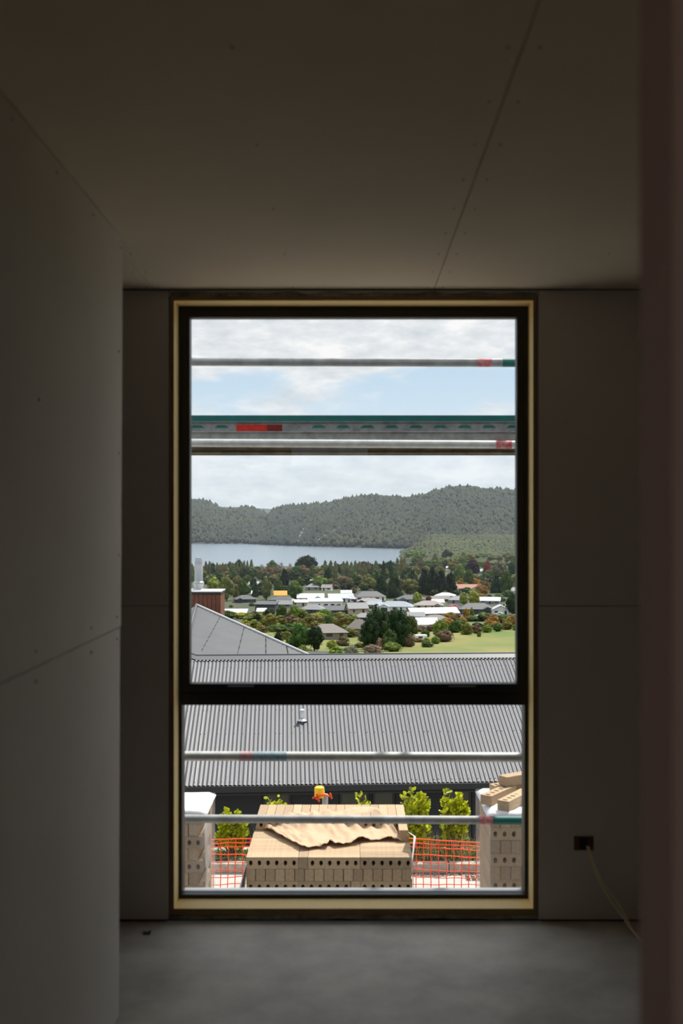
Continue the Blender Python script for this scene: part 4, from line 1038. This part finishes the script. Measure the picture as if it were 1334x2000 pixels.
def tree(kind, x, yt, ybs, w, c, lab=None, grp=None, d=None, parts=False, name='tree', cat='tree'):
    t = (x - CX) / F
    d = d_of(ybs, t) if d is None else d
    z = float(terr(t, d)); k = d / F; Ht = EYE - (yt - CY) * k - z; Wd = w * k
    col = tuple(max(.003, v * rt.uniform(.86, 1.14)) for v in (GR[c] if isinstance(c, str) else c)) + (1,)
    loc = (t * d, d, z - .02 * Ht); rz = rt.uniform(0, 6.28)
    if parts and kind != 'bare':
        e = empty(name, loc, rz); f = obj('foliage', rt.choice(PRO[kind]), e, (0, 0, .03 * Ht), None, (Wd, Wd, Ht)); f.color = col
        obj('trunk', trunk_me, e, None, None, (Ht, Ht, Ht))
    else:
        e = obj(name, bare_me if kind == 'bare' else rt.choice(PRO[kind]), None, loc, (0, 0, rz), (Wd, Wd, Ht)); e.color = col
    tag(e, lab, cat, grp); return e

# poplars along the shore
gp = 'poplars along the lake shore'
pops = [(375, 1094, 9), (389, 1089, 6), (402, 1088, 8), (409, 1087, 7), (424, 1091, 7), (435, 1091, 6), (441, 1093, 6), (450, 1090, 8), (463, 1089, 9), (471, 1092, 7), (477, 1086, 8), (483, 1086, 7), (491, 1083, 9)]
for i, (x, y, w) in enumerate(pops):
    o_ = ('first', 'second', 'third', 'fourth', 'fifth', 'sixth', 'seventh', 'eighth', 'ninth', 'tenth', 'eleventh', 'twelfth', 'thirteenth')[i]
    tree('poplar', x, y, 1128, w, 'pop', f'narrow green poplar on the lake shore, {o_} from the left window edge', gp, parts=True, name='poplar')
for i, (x, y, w) in enumerate([(635, 1083, 9), (646, 1083, 8), (655, 1084, 9), (671, 1086, 9), (678, 1084, 8), (686, 1086, 9), (694, 1084, 8), (702, 1086, 9), (711, 1089, 9), (719, 1086, 9), (734, 1084, 10), (749, 1083, 8), (763, 1083, 7), (776, 1076, 8), (784, 1074, 8), (790, 1076, 7)]):
    tree('poplar', x, y, 1130 + (i % 3) * 3, w + 3, 'pop' if i not in (11, 12) else 'd', ('narrow poplar in the shoreline row right of the domed tree' if i < 12 else 'tall poplar in the clump ending the lake on the right')
    + f', {("1st","2nd","3rd")[i] if i < 3 else str(i + 1) + "th"} from the left'.replace('13th', '1st').replace('14th', '2nd').replace('15th', '3rd').replace('16th', '4th'), gp + (', right row' if i < 12 else ', right clump'), name='poplar')
tree('poplar', 905, 1068, 1112, 16, 'pop', 'broad green poplar standing alone right of the lake', None, parts=True, name='poplar')
tree('poplar', 822, 1078, 1118, 14, 'b', 'brownish poplar on the shore right of the lake end', None, name='poplar')
tree('poplar', 850, 1071, 1110, 14, 'pop', 'pale poplar between the lake end and the hill scrub', None, name='poplar')
tree('poplar', 984, 1196 - 23, 1200, 5, 'd', 'thin dark cypress beside the red awning at far right', None, name='cypress')
# marked single trees
K = [
 ('round', 443, 1126, 1174, 34, 'o', 'round olive-green tree behind the timber-clad chimney'), ('round', 417, 1126, 1160, 28, 'y', 'yellow-green round tree left of the big olive one'),
 ('round', 473, 1130, 1168, 22, 'g', 'mid green tree right of the olive round tree'), ('round', 461, 1140, 1172, 15, 'o', 'small olive tree touching the big round olive one'),
 ('conifer', 499, 1138, 1166, 14, 'd', 'small dark conifer near the white cottage at left'), ('round', 520, 1124, 1172, 24, 'o', 'tall olive willow-like tree left of the orange-roofed house'),
 ('round', 543, 1130, 1160, 20, 'g', 'green tree just behind the orange-roofed house'), ('round', 577, 1134, 1173, 32, 'g', 'large round green tree right of the orange-roofed house'),
 ('dome', 598, 1083, 1122, 50, 'dd', 'wide dark domed tree standing out against the lake'), ('dome', 712, 1095, 1128, 48, 'p', 'wide dark purple domed tree on the shore'),
 ('conifer', 556, 1110, 1145, 20, 'dd', 'dark pointed conifer in front of the bare shoreline trees'), ('conifer', 641, 1108, 1140, 22, 'd', 'dark green conifer below the shoreline poplars'),
 ('round', 625, 1125, 1150, 34, 'l', 'light green round tree in the middle of the belt'), ('round', 695, 1118, 1148, 26, 'g', 'green tree left of the purple domed tree'),
 ('round', 718, 1120, 1152, 30, 'o', 'olive tree below the purple domed tree'), ('round', 683, 1128, 1152, 18, 'b', 'brown-leaved tree at the middle of the window view'),
 ('conifer', 745, 1120, 1166, 30, 'd', 'dark green conifer, left one of the pair left of the yellow round tree'), ('conifer', 770, 1119, 1168, 34, 'd', 'dark green conifer, right one of the pair left of the yellow round tree'),
 ('round', 801, 1130, 1162, 40, 'o', 'round yellow-olive tree in front of the dark pines'), ('conifer', 828, 1110, 1160, 30, 'dd', 'dark pine at the left end of the pine block'),
 ('conifer', 845, 1106, 1162, 34, 'dd', 'tallest dark pine in the pine block'), ('conifer', 862, 1113, 1163, 32, 'dd', 'dark pine in the middle right of the pine block'), ('conifer', 880, 1116, 1162, 28, 'dd', 'dark pine at the right end of the pine block'),
 ('conifer', 806, 1112, 1150, 26, 'd', 'dark conifer behind the yellow-olive round tree'), ('round', 898, 1100, 1142, 28, 'l', 'light green tree right of the dark pines'),
 ('dome', 924, 1090, 1132, 28, 'p', 'dark purple-black tree on the right side of the village'), ('round', 915, 1112, 1148, 24, 'g', 'green tree below the purple-black tree'),
 ('round', 952, 1092, 1125, 16, 'r', 'dark red tree behind the blue-roofed shed'), ('round', 977, 1096, 1130, 34, 'b', 'rounded grey-brown tree near the right edge of the window'),
 ('round', 1000, 1098, 1135, 20, 'd', 'dark tree at the right edge of the window below the hill'), ('conifer', 970, 1122, 1158, 26, 'd', 'dark green conifer right of the white house with red roof'),
 ('round', 990, 1112, 1160, 28, 'g', 'green tree at far right above the pale roofs'), ('round', 948, 1128, 1156, 24, 'b', 'russet-brown tree right of the white house with red roof'),
 ('round', 1003, 1158, 1202, 34, 'd', 'loose dark tree cut by the right window frame'), ('bush', 910, 1135, 1150, 18, 'l', 'small bright green tree above the red-roofed house'),
 ('round', 815, 1156, 1180, 22, 'y', 'small yellow tree behind the grey roofs, left of the dark red one'), ('bush', 837, 1162, 1176, 14, 'r', 'small dark red tree among the grey roofs'),
 ('round', 926, 1154, 1184, 26, 'y', 'pale yellow-green tree between the grey roofs at right'), ('round', 906, 1155, 1182, 18, 'y', 'pale yellow tree left of the larger yellow-green one'),
 ('bush', 943, 1157, 1170, 20, 'or_', 'orange-brown tree among the roofs at right'), ('bush', 975, 1158, 1176, 18, 'l', 'bright green bush above the pale roofs at far right'),
 ('bush', 886, 1178, 1192, 26, 'pk', 'pink blossoming tree between the white and grey roofs'), ('bush', 892, 1196, 1208, 18, 'r', 'pinkish red shrub in front of the large white roof'),
 ('round', 566, 1191, 1210, 20, 'pk', 'pink blossoming tree among the left shrubs'), ('round', 550, 1182, 1212, 26, 'g', 'bright green tree left of the pink blossoms'), ('round', 574, 1182, 1214, 24, 'l', 'light green tree right of the pink blossoms'),
 ('bush', 503, 1196, 1218, 22, 'dd', 'dark round bush behind the pale hipped roof'), ('bush', 484, 1194, 1214, 20, 'b', 'russet shrub left of the dark round bush'),
 ('bush', 528, 1194, 1226, 44, 'o', 'broad olive shrub with an orange top'), ('bush', 508, 1212, 1234, 16, 'y', 'bright yellow-green shrub behind the pale hipped roof'),
 ('bush', 612, 1194, 1226, 48, 'o', 'broad olive tree above the brown-roofed house'), ('bush', 640, 1198, 1222, 26, 'g', 'green shrub right of the broad olive tree'), ('bush', 668, 1196, 1226, 40, 'o', 'olive shrub behind the brown-roofed house'),
 ('bush', 588, 1204, 1232, 28, 'o', 'olive shrub left of the brown-roofed house'), ('bush', 480, 1208, 1228, 24, 'y', 'yellowish shrub next to the verge of the pale roof'),
 ('round', 588, 1216, 1268, 44, 'g', 'tall fluffy green tree in front of the brown-roofed house, left one'), ('round', 614, 1222, 1272, 40, 'd', 'dark fluffy tree in front of the brown-roofed house, right one'),
 ('bush', 572, 1236, 1266, 34, 'g', 'green shrub at the left of the fluffy pair'), ('bush', 590, 1256, 1280, 30, 'l', 'light green shrub at the end of the pale roof'), ('bush', 543, 1230, 1258, 22, 'dd', 'dark shrub just above the pale roof'),
 ('round', 739, 1186, 1268, 56, 'd', 'large dark evergreen, left crown of the clump in the middle'), ('round', 776, 1188, 1266, 52, 'd', 'large dark evergreen, right crown of the clump in the middle'),
 ('round', 722, 1206, 1272, 40, 'd', 'dark evergreen at the lower left of the middle clump'), ('round', 804, 1202, 1250, 30, 'g', 'green tree at the right flank of the dark clump'),
 ('bush', 760, 1222, 1270, 34, 'g', 'mid green tree in front of the dark clump'), ('bush', 778, 1232, 1264, 34, 'o', 'olive shrub at the foot of the dark clump'),
 ('bush', 798, 1232, 1264, 28, 'b', 'brownish shrub right of the dark clump'), ('bush', 742, 1242, 1270, 26, 'tan', 'tan dry shrub below the dark clump'),
 ('bush', 656, 1260, 1281, 34, 'l', 'rounded bright green shrub left of the tan reeds'), ('bush', 768, 1251, 1273, 40, 'l', 'rounded bright green shrub at the edge of the paddock'),
 ('bush', 686, 1256, 1281, 34, 'tan', 'tan feathery shrub, left one of the two by the roof ridge'), ('bush', 728, 1255, 1279, 46, 'tan', 'tan feathery shrub, right one of the two by the roof ridge'),
 ('bush', 716, 1244, 1270, 20, 'g', 'small green shrub between the tan ones and the dark clump'), ('bush', 669, 1240, 1262, 30, 'b', 'brown leafless shrub by the brown-roofed house'), ('bush', 648, 1246, 1268, 24, 'y', 'pale yellow-green shrub below the brown-roofed house'),
 ('bush', 832, 1242, 1262, 20, 'y', 'yellow-green shrub beside the parked caravan'), ('bush', 851, 1240, 1258, 22, 'l', 'light green shrub right of the caravan'),
 ('round', 860, 1210, 1250, 34, 'l', 'yellow-green shrub right of the white gabled house'), ('bush', 868, 1226, 1254, 40, 'b', 'brownish shrub along the upper edge of the paddock'), ('bush', 888, 1207, 1236, 30, 'g', 'green shrub in the hedge above the paddock'),
 ('bush', 912, 1212, 1240, 26, 'o', 'olive shrub in the hedge above the paddock'), ('round', 911, 1187, 1210, 16, 'or_', 'golden shrub in front of the dark grey roof'), ('round', 921, 1185, 1208, 12, 'l', 'slim green shrub beside the golden one'),
 ('bush', 932, 1215, 1238, 26, 'b', 'tan-brown shrub in the hedge above the paddock'), ('bush', 952, 1218, 1236, 22, 'l', 'rounded light green shrub, left of two by the paddock'), ('bush', 972, 1214, 1234, 22, 'g', 'rounded green shrub, right of two by the paddock'),
 ('bush', 992, 1208, 1230, 26, 'o', 'olive shrub near the window frame above the paddock'), ('bush', 960, 1200, 1222, 30, 'or_', 'orange-tinged shrub in the hedge at right'), ('bush', 1000, 1198, 1222, 22, 'or_', 'orange shrub at the right window frame'),
 ('bush', 935, 1238 - 6, 1244, 10, 'l', 'lone small light green bush on the paddock edge'),
]
for kd, x, yt, yb_, w, c, lab in K: tree(kd, x, yt, yb_, w, c, lab, None, parts=(w >= 20), name={'bush': 'shrub', 'conifer': 'conifer'}.get(kd, 'tree'), cat='shrub' if kd == 'bush' else 'tree')
for i, (x, yt, w) in enumerate([(515, 1092, 22), (527, 1089, 24), (540, 1089, 26), (551, 1088, 24), (565, 1090, 22)]):
    tree('bare', x, yt, 1128, w * 1.3, 'b', ('bare brown tree against the lake, ' + ('leftmost of five', 'second of five from the left', 'middle one of five', 'fourth of five from the left', 'rightmost of five')[i]), 'bare trees on the shore', name='bare_tree')
    tree('bush', x, 1104, 1132, 26, 'b', 'low brown thicket at the foot of the bare shoreline trees', 'brown thickets below the bare trees', name='shrub', cat='shrub')
# ---------------------------------------------------------------- houses of the village
RC = dict(dk=(.075, .08, .085), gr=(.19, .195, .20), lg=(.42, .44, .46), wh=(.66, .67, .68), br=(.15, .13, .115), bl=(.27, .31, .34), cr=(.62, .56, .45), og=(.62, .33, .04), rd=(.30, .12, .07), bg=(.24, .22, .20))
WC = dict(w=(.75, .75, .73), d=(.05, .052, .055), t=(.50, .36, .24), g=(.25, .25, .25), c=(.6, .55, .45), b=(.22, .18, .14))
def house(x0, x1, yt, yb_, rc_, wc_, typ, lab, rz=None, dep=10):
    xc = (x0 + x1) / 2; t = (xc - CX) / F; d = d_of(yb_, t); k = d / F; z = float(terr(t, d)); rz = rt.uniform(-.25, .25) if rz is None else rz
    w = (x1 - x0) * k / (1 + abs(math.sin(rz)) * .4); Ht = max(3.2, (yb_ - yt) * k); e = empty('house', (t * d, d, z - .1), rz); tag(e, lab, 'house', 'houses of the village')
    dp = min(dep, max(6, w * .8)); wh = min(2.7, Ht * .52); oh = .5
    b = MB().box(-w/2 + oh, w/2 - oh, 0, dp, 0, wh)
    if typ == 'gable': b.add([(-w/2 + oh, 0, wh), (-w/2 + oh, dp, wh), (-w/2 + oh, dp/2, Ht - .2)], [(0, 2, 1)]).add([(w/2 - oh, 0, wh), (w/2 - oh, dp, wh), (w/2 - oh, dp/2, Ht - .2)], [(0, 1, 2)])
    if typ == 'front': b.add([(-w/2 + oh, 0, wh), (w/2 - oh, 0, wh), (0, 0, Ht - .25)], [(0, 1, 2)])
    wl_ = b.build('walls', M['wallc'], e); wl_.color = WC[wc_] + (1,)
    a, c = -w/2, w/2; y0, y1 = -oh, dp + oh; q = wh - .12; r_ = MB(); hp_ = min(w * .35, dp * .5)
    if typ == 'hip': vs = [(a, y0, q), (c, y0, q), (c, y1, q), (a, y1, q), (a + hp_, dp/2, Ht), (c - hp_, dp/2, Ht)]; fs = [(0, 1, 5, 4), (1, 2, 5), (2, 3, 4, 5), (3, 0, 4), (3, 2, 1, 0)]
    elif typ == 'gable': vs = [(a, y0, q), (c, y0, q), (c, y1, q), (a, y1, q), (a, dp/2, Ht), (c, dp/2, Ht), (a, y0, q - .25), (c, y0, q - .25)]; fs = [(0, 1, 5, 4), (2, 3, 4, 5), (6, 7, 1, 0)]
    elif typ == 'front': vs = [(a, y0, q), (a, y1, q), (0, y1, Ht), (0, y0, Ht), (c, y1, q), (c, y0, q)]; fs = [(0, 3, 2, 1), (3, 5, 4, 2)]
    else: vs = [(a, y0, Ht - 1.0), (c, y0, Ht - 1.0), (c, y1, Ht), (a, y1, Ht), (a, y0, Ht - 1.3), (c, y0, Ht - 1.3), (c, y1, Ht - .3), (a, y1, Ht - .3)]; fs = [(0, 1, 2, 3), (7, 6, 5, 4), (0, 4, 5, 1), (1, 5, 6, 2), (3, 7, 4, 0)]
    ro = r_.add(vs, fs).build('roof', M['roofc'], e); ro.color = RC[rc_] + (1,)
    if typ == 'flat':
        wl_.scale = (1, 1, (Ht - 1.2) / wh); wh = Ht - 1.2
    else:
        s_ = ro.modifiers.new('s', 'SOLIDIFY'); s_.thickness = .12
    n = max(2, int(w / 3.6)); dr = rt.randrange(n)
    for i in range(n):
        xw = -w/2 + oh + (w - 2*oh) * (i + .5) / n
        if i == dr: MB().box(xw - .5, xw + .5, -.06, .05, 0, min(2.1, wh - .2)).build('door', M['pane'], e)
        else:
            ww = rt.choice((.6, .9, 1.1)); fo = MB().box(xw - ww, xw + ww, -.05, .03, .8, min(2.1, wh - .15)).build('window', M['wallc'], e); fo.color = (.5, .5, .5, 1)
            MB().box(xw - ww + .08, xw + ww - .08, -.07, .0, .88, min(2.02, wh - .22)).build('pane', M['pane'], fo)
    if typ in ('hip', 'gable') and w > 13 and rt.random() < .6:   # projecting garage gable
        gw = w * .3; gx = rt.choice((-1, 1)) * w * .26; g2 = MB(); gd = 3.0
        go = MB().box(gx - gw/2 + .3, gx + gw/2 - .3, -gd, 0, 0, wh).add([(gx - gw/2 + .3, -gd, wh), (gx + gw/2 - .3, -gd, wh), (gx, -gd, wh + gw * .2)], [(0, 1, 2)]).build('garage', M['wallc'], e); go.color = WC[wc_] + (1,)
        o = MB().add([(gx - gw/2, -gd - .4, wh - .1), (gx, -gd - .4, wh + gw * .22), (gx, dp * .4, wh + gw * .22), (gx - gw/2, dp * .2, wh - .1), (gx + gw/2, -gd - .4, wh - .1), (gx + gw/2, dp * .2, wh - .1)], [(0, 1, 2, 3), (1, 4, 5, 2)]).build('garage_roof', M['roofc'], e)
        s_ = o.modifiers.new('s', 'SOLIDIFY'); s_.thickness = .12; o.color = RC[rc_] + (1,)
        MB().box(gx - gw*.3, gx + gw*.3, -gd - .06, -gd + .02, 0, 2.1).build('garage_door', M['pane'], e)
HS = [
 (456, 503, 1163, 1177, 'dk', 'd', 'hip', 'dark grey hipped house at the left, right of the round olive tree'), (534, 562, 1154, 1171, 'og', 'w', 'gable', 'white house with a bright orange-yellow roof'),
 (490, 504, 1154, 1164, 'wh', 'w', 'gable', 'tiny white gabled house left of the orange roof'), (485, 506, 1136, 1146, 'lg', 'd', 'gable', 'small pale-roofed house among the trees at far left'),
 (523, 573, 1165, 1178, 'dk', 'd', 'hip', 'dark grey hipped house below the orange roof'), (495, 540, 1176, 1196, 'dk', 'd', 'flat', 'dark low-roofed house in the front row at left'),
 (536, 572, 1173, 1187, 'gr', 'g', 'gable', 'grey gabled house between the two dark ones'), (579, 634, 1160, 1175, 'wh', 'w', 'gable', 'long white-roofed house left of centre'),
 (601, 672, 1171, 1187, 'wh', 'w', 'flat', 'white box-shaped house with a flat white roof'), (567, 602, 1174, 1184, 'cr', 'c', 'flat', 'low cream-roofed building beside the white box house'),
 (582, 633, 1181, 1199, 'gr', 'd', 'hip', 'grey hipped house in front of the white box house'), (640, 693, 1160, 1176, 'lg', 'w', 'gable', 'light grey roofed house right of the white-roofed one'),
 (632, 702, 1184, 1199, 'dk', 'd', 'gable', 'long dark grey house with a pale gable, centre front row'), (602, 685, 1221, 1250, 'br', 'b', 'hip', 'brown-grey hipped house among shrubs, nearest of the village'),
 (595, 625, 1140, 1153, 'gr', 'g', 'hip', 'grey hipped house at the back of the village'), (625, 649, 1142, 1154, 'bg', 'w', 'gable', 'brownish roofed cottage at the back of the village'),
 (592, 613, 1134, 1141, 'wh', 'w', 'flat', 'white low building just under the tree belt'), (435, 482, 1193, 1206, 'wh', 'w', 'flat', 'bright white shed roof just above the pale hipped roof'),
 (500, 520, 1195, 1203, 'wh', 'w', 'flat', 'small bright white roof among the left shrubs'), (665, 688, 1155, 1163, 'wh', 'w', 'gable', 'small white house behind the light grey roof'),
 (692, 758, 1156, 1174, 'dk', 'w', 'hip', 'dark-roofed white-walled house right of centre'), (676, 694, 1163, 1176, 'lg', 'w', 'hip', 'small light grey hipped house at the centre'),
 (694, 746, 1170, 1180, 'bg', 'g', 'hip', 'brown-grey roofed house right of centre'), (732, 808, 1175, 1194, 'bl', 'w', 'hip', 'bluish-grey roofed house with cream walls'),
 (700, 752, 1174, 1188, 'bl', 'g', 'hip', 'pale bluish hipped roof left of the cream-walled house'), (773, 832, 1163, 1178, 'dk', 'g', 'hip', 'dark grey hipped house behind the bluish roofs'),
 (809, 868, 1174, 1190, 'bg', 't', 'hip', 'brown hipped roof over tan walls'), (678, 723, 1178, 1199, 'gr', 't', 'gable', 'grey gabled house with tan walls, left of the dark clump'),
 (846, 890, 1158, 1169, 'lg', 'w', 'hip', 'pale grey roof just below the dark pines'), (842, 886, 1166, 1175, 'br', 'd', 'gable', 'low brown roof below the pale grey one'),
 (843, 869, 1172, 1182, 'wh', 'w', 'gable', 'small white roof behind the pink tree'), (876, 912, 1165, 1179, 'gr', 'g', 'hip', 'mid grey hipped roof right of the small white roof'),
 (796, 906, 1188, 1207, 'wh', 't', 'gable', 'very large bright white roof at centre right'), (896, 969, 1179, 1200, 'dk', 'd', 'hip', 'wide dark grey hipped house at right'),
 (958, 999, 1182, 1201, 'lg', 'w', 'front', 'light grey gable-fronted house at far right'), (934, 979, 1167, 1180, 'lg', 'g', 'gable', 'light grey long roof behind the dark wide house'),
 (812, 856, 1207, 1231, 'wh', 'w', 'gable', 'white gabled house right of the dark evergreen clump'), (824, 886, 1204, 1218, 'br', 'b', 'hip', 'dark brown hipped roof behind the white gabled house'),
 (795, 832, 1199, 1211, 'gr', 'd', 'gable', 'grey roof just above the white gabled house'), (672, 722, 1211, 1244, 'br', 'b', 'hip', 'brown hipped roof left of the dark evergreen clump'),
 (693, 728, 1200, 1213, 'gr', 'd', 'hip', 'grey hipped roof at the upper left of the dark clump'), (890, 938, 1142, 1157, 'rd', 'w', 'gable', 'white house with a reddish roof right of the pines'),
 (888, 904, 1137, 1148, 'dk', 'w', 'gable', 'white gabled house with a dark roof next to the pines'), (918, 938, 1133, 1144, 'gr', 'g', 'gable', 'small grey roof above the red-roofed house'),
 (937, 958, 1111, 1121, 'bl', 'g', 'gable', 'pale blue roof among the trees at right'), (988, 1030, 1118, 1128, 'wh', 'w', 'gable', 'white roof near the right window edge'),
 (974, 1020, 1088, 1095, 'lg', 'w', 'flat', 'long pale building at the foot of the scrub slope'), (930, 952, 1088, 1094, 'wh', 'g', 'flat', 'low pale shed left of the long pale building'), (990, 1030, 1148, 1160, 'gr', 'w', 'hip', 'grey roof at the right window edge behind the loose dark tree'),
 (870, 884, 1107, 1113, 'wh', 'w', 'flat', 'small white shed among the trees right of the lake'), (985, 1030, 1176, 1190, 'gr', 'g', 'gable', 'grey roof beside the right window frame'),
]
# filling belts
CW = dict(g='mid green', o='olive', d='dark green', b='brownish', l='light green', or_='orange-brown', y='yellow-green', tan='tan', r='reddish', dd='very dark')
SW = dict(round='rounded', conifer='conical', bush='low spreading', poplar='columnar')
def anchor_label(x, y, c, kd, nm, anchors):
    q = min([a for a in anchors if len(a[2].split()) <= 8], key=lambda a: abs(a[0] - x) + 1.6 * abs(a[1] - y)); dx, dy = x - q[0], y - q[1]
    rel = ('right of' if dx > 0 else 'left of') if abs(dx) > 1.6 * abs(dy) else ('in front of' if dy > 0 else 'behind')
    return f"{CW.get(c, 'green')} {SW.get(kd, '')} {nm} {rel} the {q[2]}"
def belt(n, x0, x1, yb0, yb1, h0, h1, w0, w1, kinds, cols, anchors, grp, nm='tree', k=1.0):
    for i in range(n):
        x = x0 + (x1 - x0) * (i + rt.uniform(0, 1)) / n; yb_ = rt.uniform(yb0, yb1); h = rt.uniform(h0, h1); kd = rt.choice(kinds); c = rt.choice(cols)
        tree(kd, x, yb_ - h, yb_, rt.uniform(w0, w1) * k, c, anchor_label(x, yb_, c, kd, nm, anchors), grp, name=nm, cat='shrub' if nm == 'shrub' else 'tree')
AH = [((a[0] + a[1]) / 2, a[3], a[7]) for a in HS if len(a[7].split()) <= 10]
AK = [(a[1], a[3], a[6]) for a in K if len(a[6].split()) <= 10]
belt(64, 340, 800, 1116, 1138, 16, 26, 20, 32, ['round', 'round', 'conifer', 'bush'], ['g', 'g', 'o', 'd', 'b', 'd'], AK, 'belt trees by the lake')
belt(60, 800, 1030, 1092, 1142, 14, 24, 18, 32, ['round', 'round', 'round', 'bush'], ['g', 'o', 'o', 'l', 'g', 'd'], AK, 'trees right of the lake')
belt(60, 400, 840, 1134, 1164, 14, 22, 16, 30, ['round', 'bush'], ['g', 'o', 'd', 'd', 'b', 'g'], AH, 'trees behind the village')
belt(30, 840, 1030, 1140, 1166, 12, 22, 16, 28, ['round', 'bush'], ['g', 'o', 'd', 'l', 'or_'], AH, 'trees by the right houses')
belt(60, 450, 1020, 1166, 1204, 5, 9, 9, 17, ['bush'], ['g', 'o', 'd', 'd', 'r', 'l', 'or_', 'g'], AH, 'garden shrubs', 'shrub')
belt(60, 440, 700, 1204, 1252, 13, 22, 22, 38, ['bush', 'bush', 'round'], ['g', 'o', 'o', 'l', 'b', 'y', 'd'], AH + AK, 'thicket behind the pale roof', 'shrub')
belt(30, 690, 850, 1225, 1268, 10, 18, 20, 34, ['bush'], ['g', 'o', 'b', 'tan', 'l'], AK, 'shrubs round the dark clump', 'shrub')
belt(44, 850, 1030, 1208, 1236, 10, 18, 20, 34, ['bush'], ['g', 'o', 'b', 'or_', 'l', 'd'], AK, 'hedge shrubs above the paddock', 'shrub')
belt(16, 470, 610, 1250, 1282, 12, 18, 20, 32, ['bush'], ['g', 'o', 'l'], AK, 'shrubs beyond the pale roof', 'shrub')

for a in HS: house(*a)
# long white hedge-side objects: car, caravan, awning
def car(px, py, lab, cl=(.8, .8, .8), L_=4.4):
    t = (px - CX) / F; d = d_of(py, t); e = empty('car', (t * d, d, float(terr(t, d)) + .1), rt.uniform(-.3, .3)); tag(e, lab, 'car')
    prof = [(-.5, .25), (-.5, .6), (-.42, .75), (-.22, .85), (-.10, 1.35), (.25, 1.38), (.40, .9), (.5, .8), (.5, .25)]
    vs = [(x * L_, -.85, z) for x, z in prof] + [(x * L_, .85, z) for x, z in prof]; n = len(prof)
    MB().add(vs, [tuple(range(n)), tuple(range(2*n - 1, n - 1, -1))] + [(i, i + n, (i + 1) % n + n, (i + 1) % n) for i in range(n)]).build('body', M['carw'], e)
    MB().box(-.08 * L_, .27 * L_, -.87, .87, .9, 1.28).build('windows', M['pane'], e)
    for sx in (-.32, .32):
        for sy in (-.86, .70): MB().tube([(sx * L_, sy, .32), (sx * L_, sy + .16, .32)], .32, 12).build('wheel', M['tyre'], e)
car(940, 1205, 'white car parked beside the dark grey house at right'); car(1005, 1207, 'white car partly behind the right window frame'); car(974, 1202, 'white car under the red awning at far right')
t = (824 - CX) / F; d = d_of(1254, t); e = empty('caravan', (t * d, d, float(terr(t, d))), .2); tag(e, 'small white caravan parked among shrubs above the paddock', 'caravan')
MB().box(-1.6, 1.6, 0, 2, .4, 1.9).build('body', M['carw'], e, bevel=.2); MB().box(-1.0, .2, -.03, 0, 1.0, 1.5).build('window', M['pane'], e); MB().tube([(0, -.05, .3), (0, .15, .3)], .3, 12).build('wheel', M['tyre'], e)

# ---------------------------------------------------------------- haze over the valley
hz = bpy.data.materials.new('valley haze'); hz.use_nodes = True; t = hz.node_tree; t.nodes.clear()
vs_ = N(t, 'ShaderNodeVolumeScatter', ins={'Color': (.80, .92, 1.0, 1), 'Density': .7e-4, 'Anisotropy': .25}); oo = N(t, 'ShaderNodeOutputMaterial'); t.links.new(vs_.outputs[0], oo.inputs['Volume'])
hb = MB().box(-6500, 6500, 420, 9000, -70, 420).build('haze', hz); tag(hb, 'thin bluish haze lying over the valley, lake and hills', 'haze', kind='stuff')

# labels that would repeat get their place among their look-alikes
from collections import defaultdict
dl_ = defaultdict(list)
for o in COL.objects:
    if o.parent is None and 'label' in o.keys(): dl_[o['label']].append(o)
NUM = ['first', 'second', 'third', 'fourth', 'fifth', 'sixth', 'seventh', 'eighth', 'ninth', 'tenth', 'eleventh', 'twelfth']
for lab, os_ in dl_.items():
    if len(os_) < 2 or len(os_) > 12: continue
    os_.sort(key=lambda o: o.location.x / max(o.location.y, 1))
    base = lab.replace('low spreading ', '').replace('rounded ', '', 1) if len(lab.split()) > 11 else lab
    for i, o in enumerate(os_):
        suf = ', leftmost one' if i == 0 else (', rightmost one' if i == len(os_) - 1 else f', {NUM[i]} from left')
        if len((base + suf).split()) <= 16: o['label'] = base + suf
for o in COL.objects:
    if o.parent is None and 'label' in o.keys() and len(o['label'].split()) > 16:
        o['label'] = o['label'].replace('low spreading ', '').replace('rounded ', '', 1)
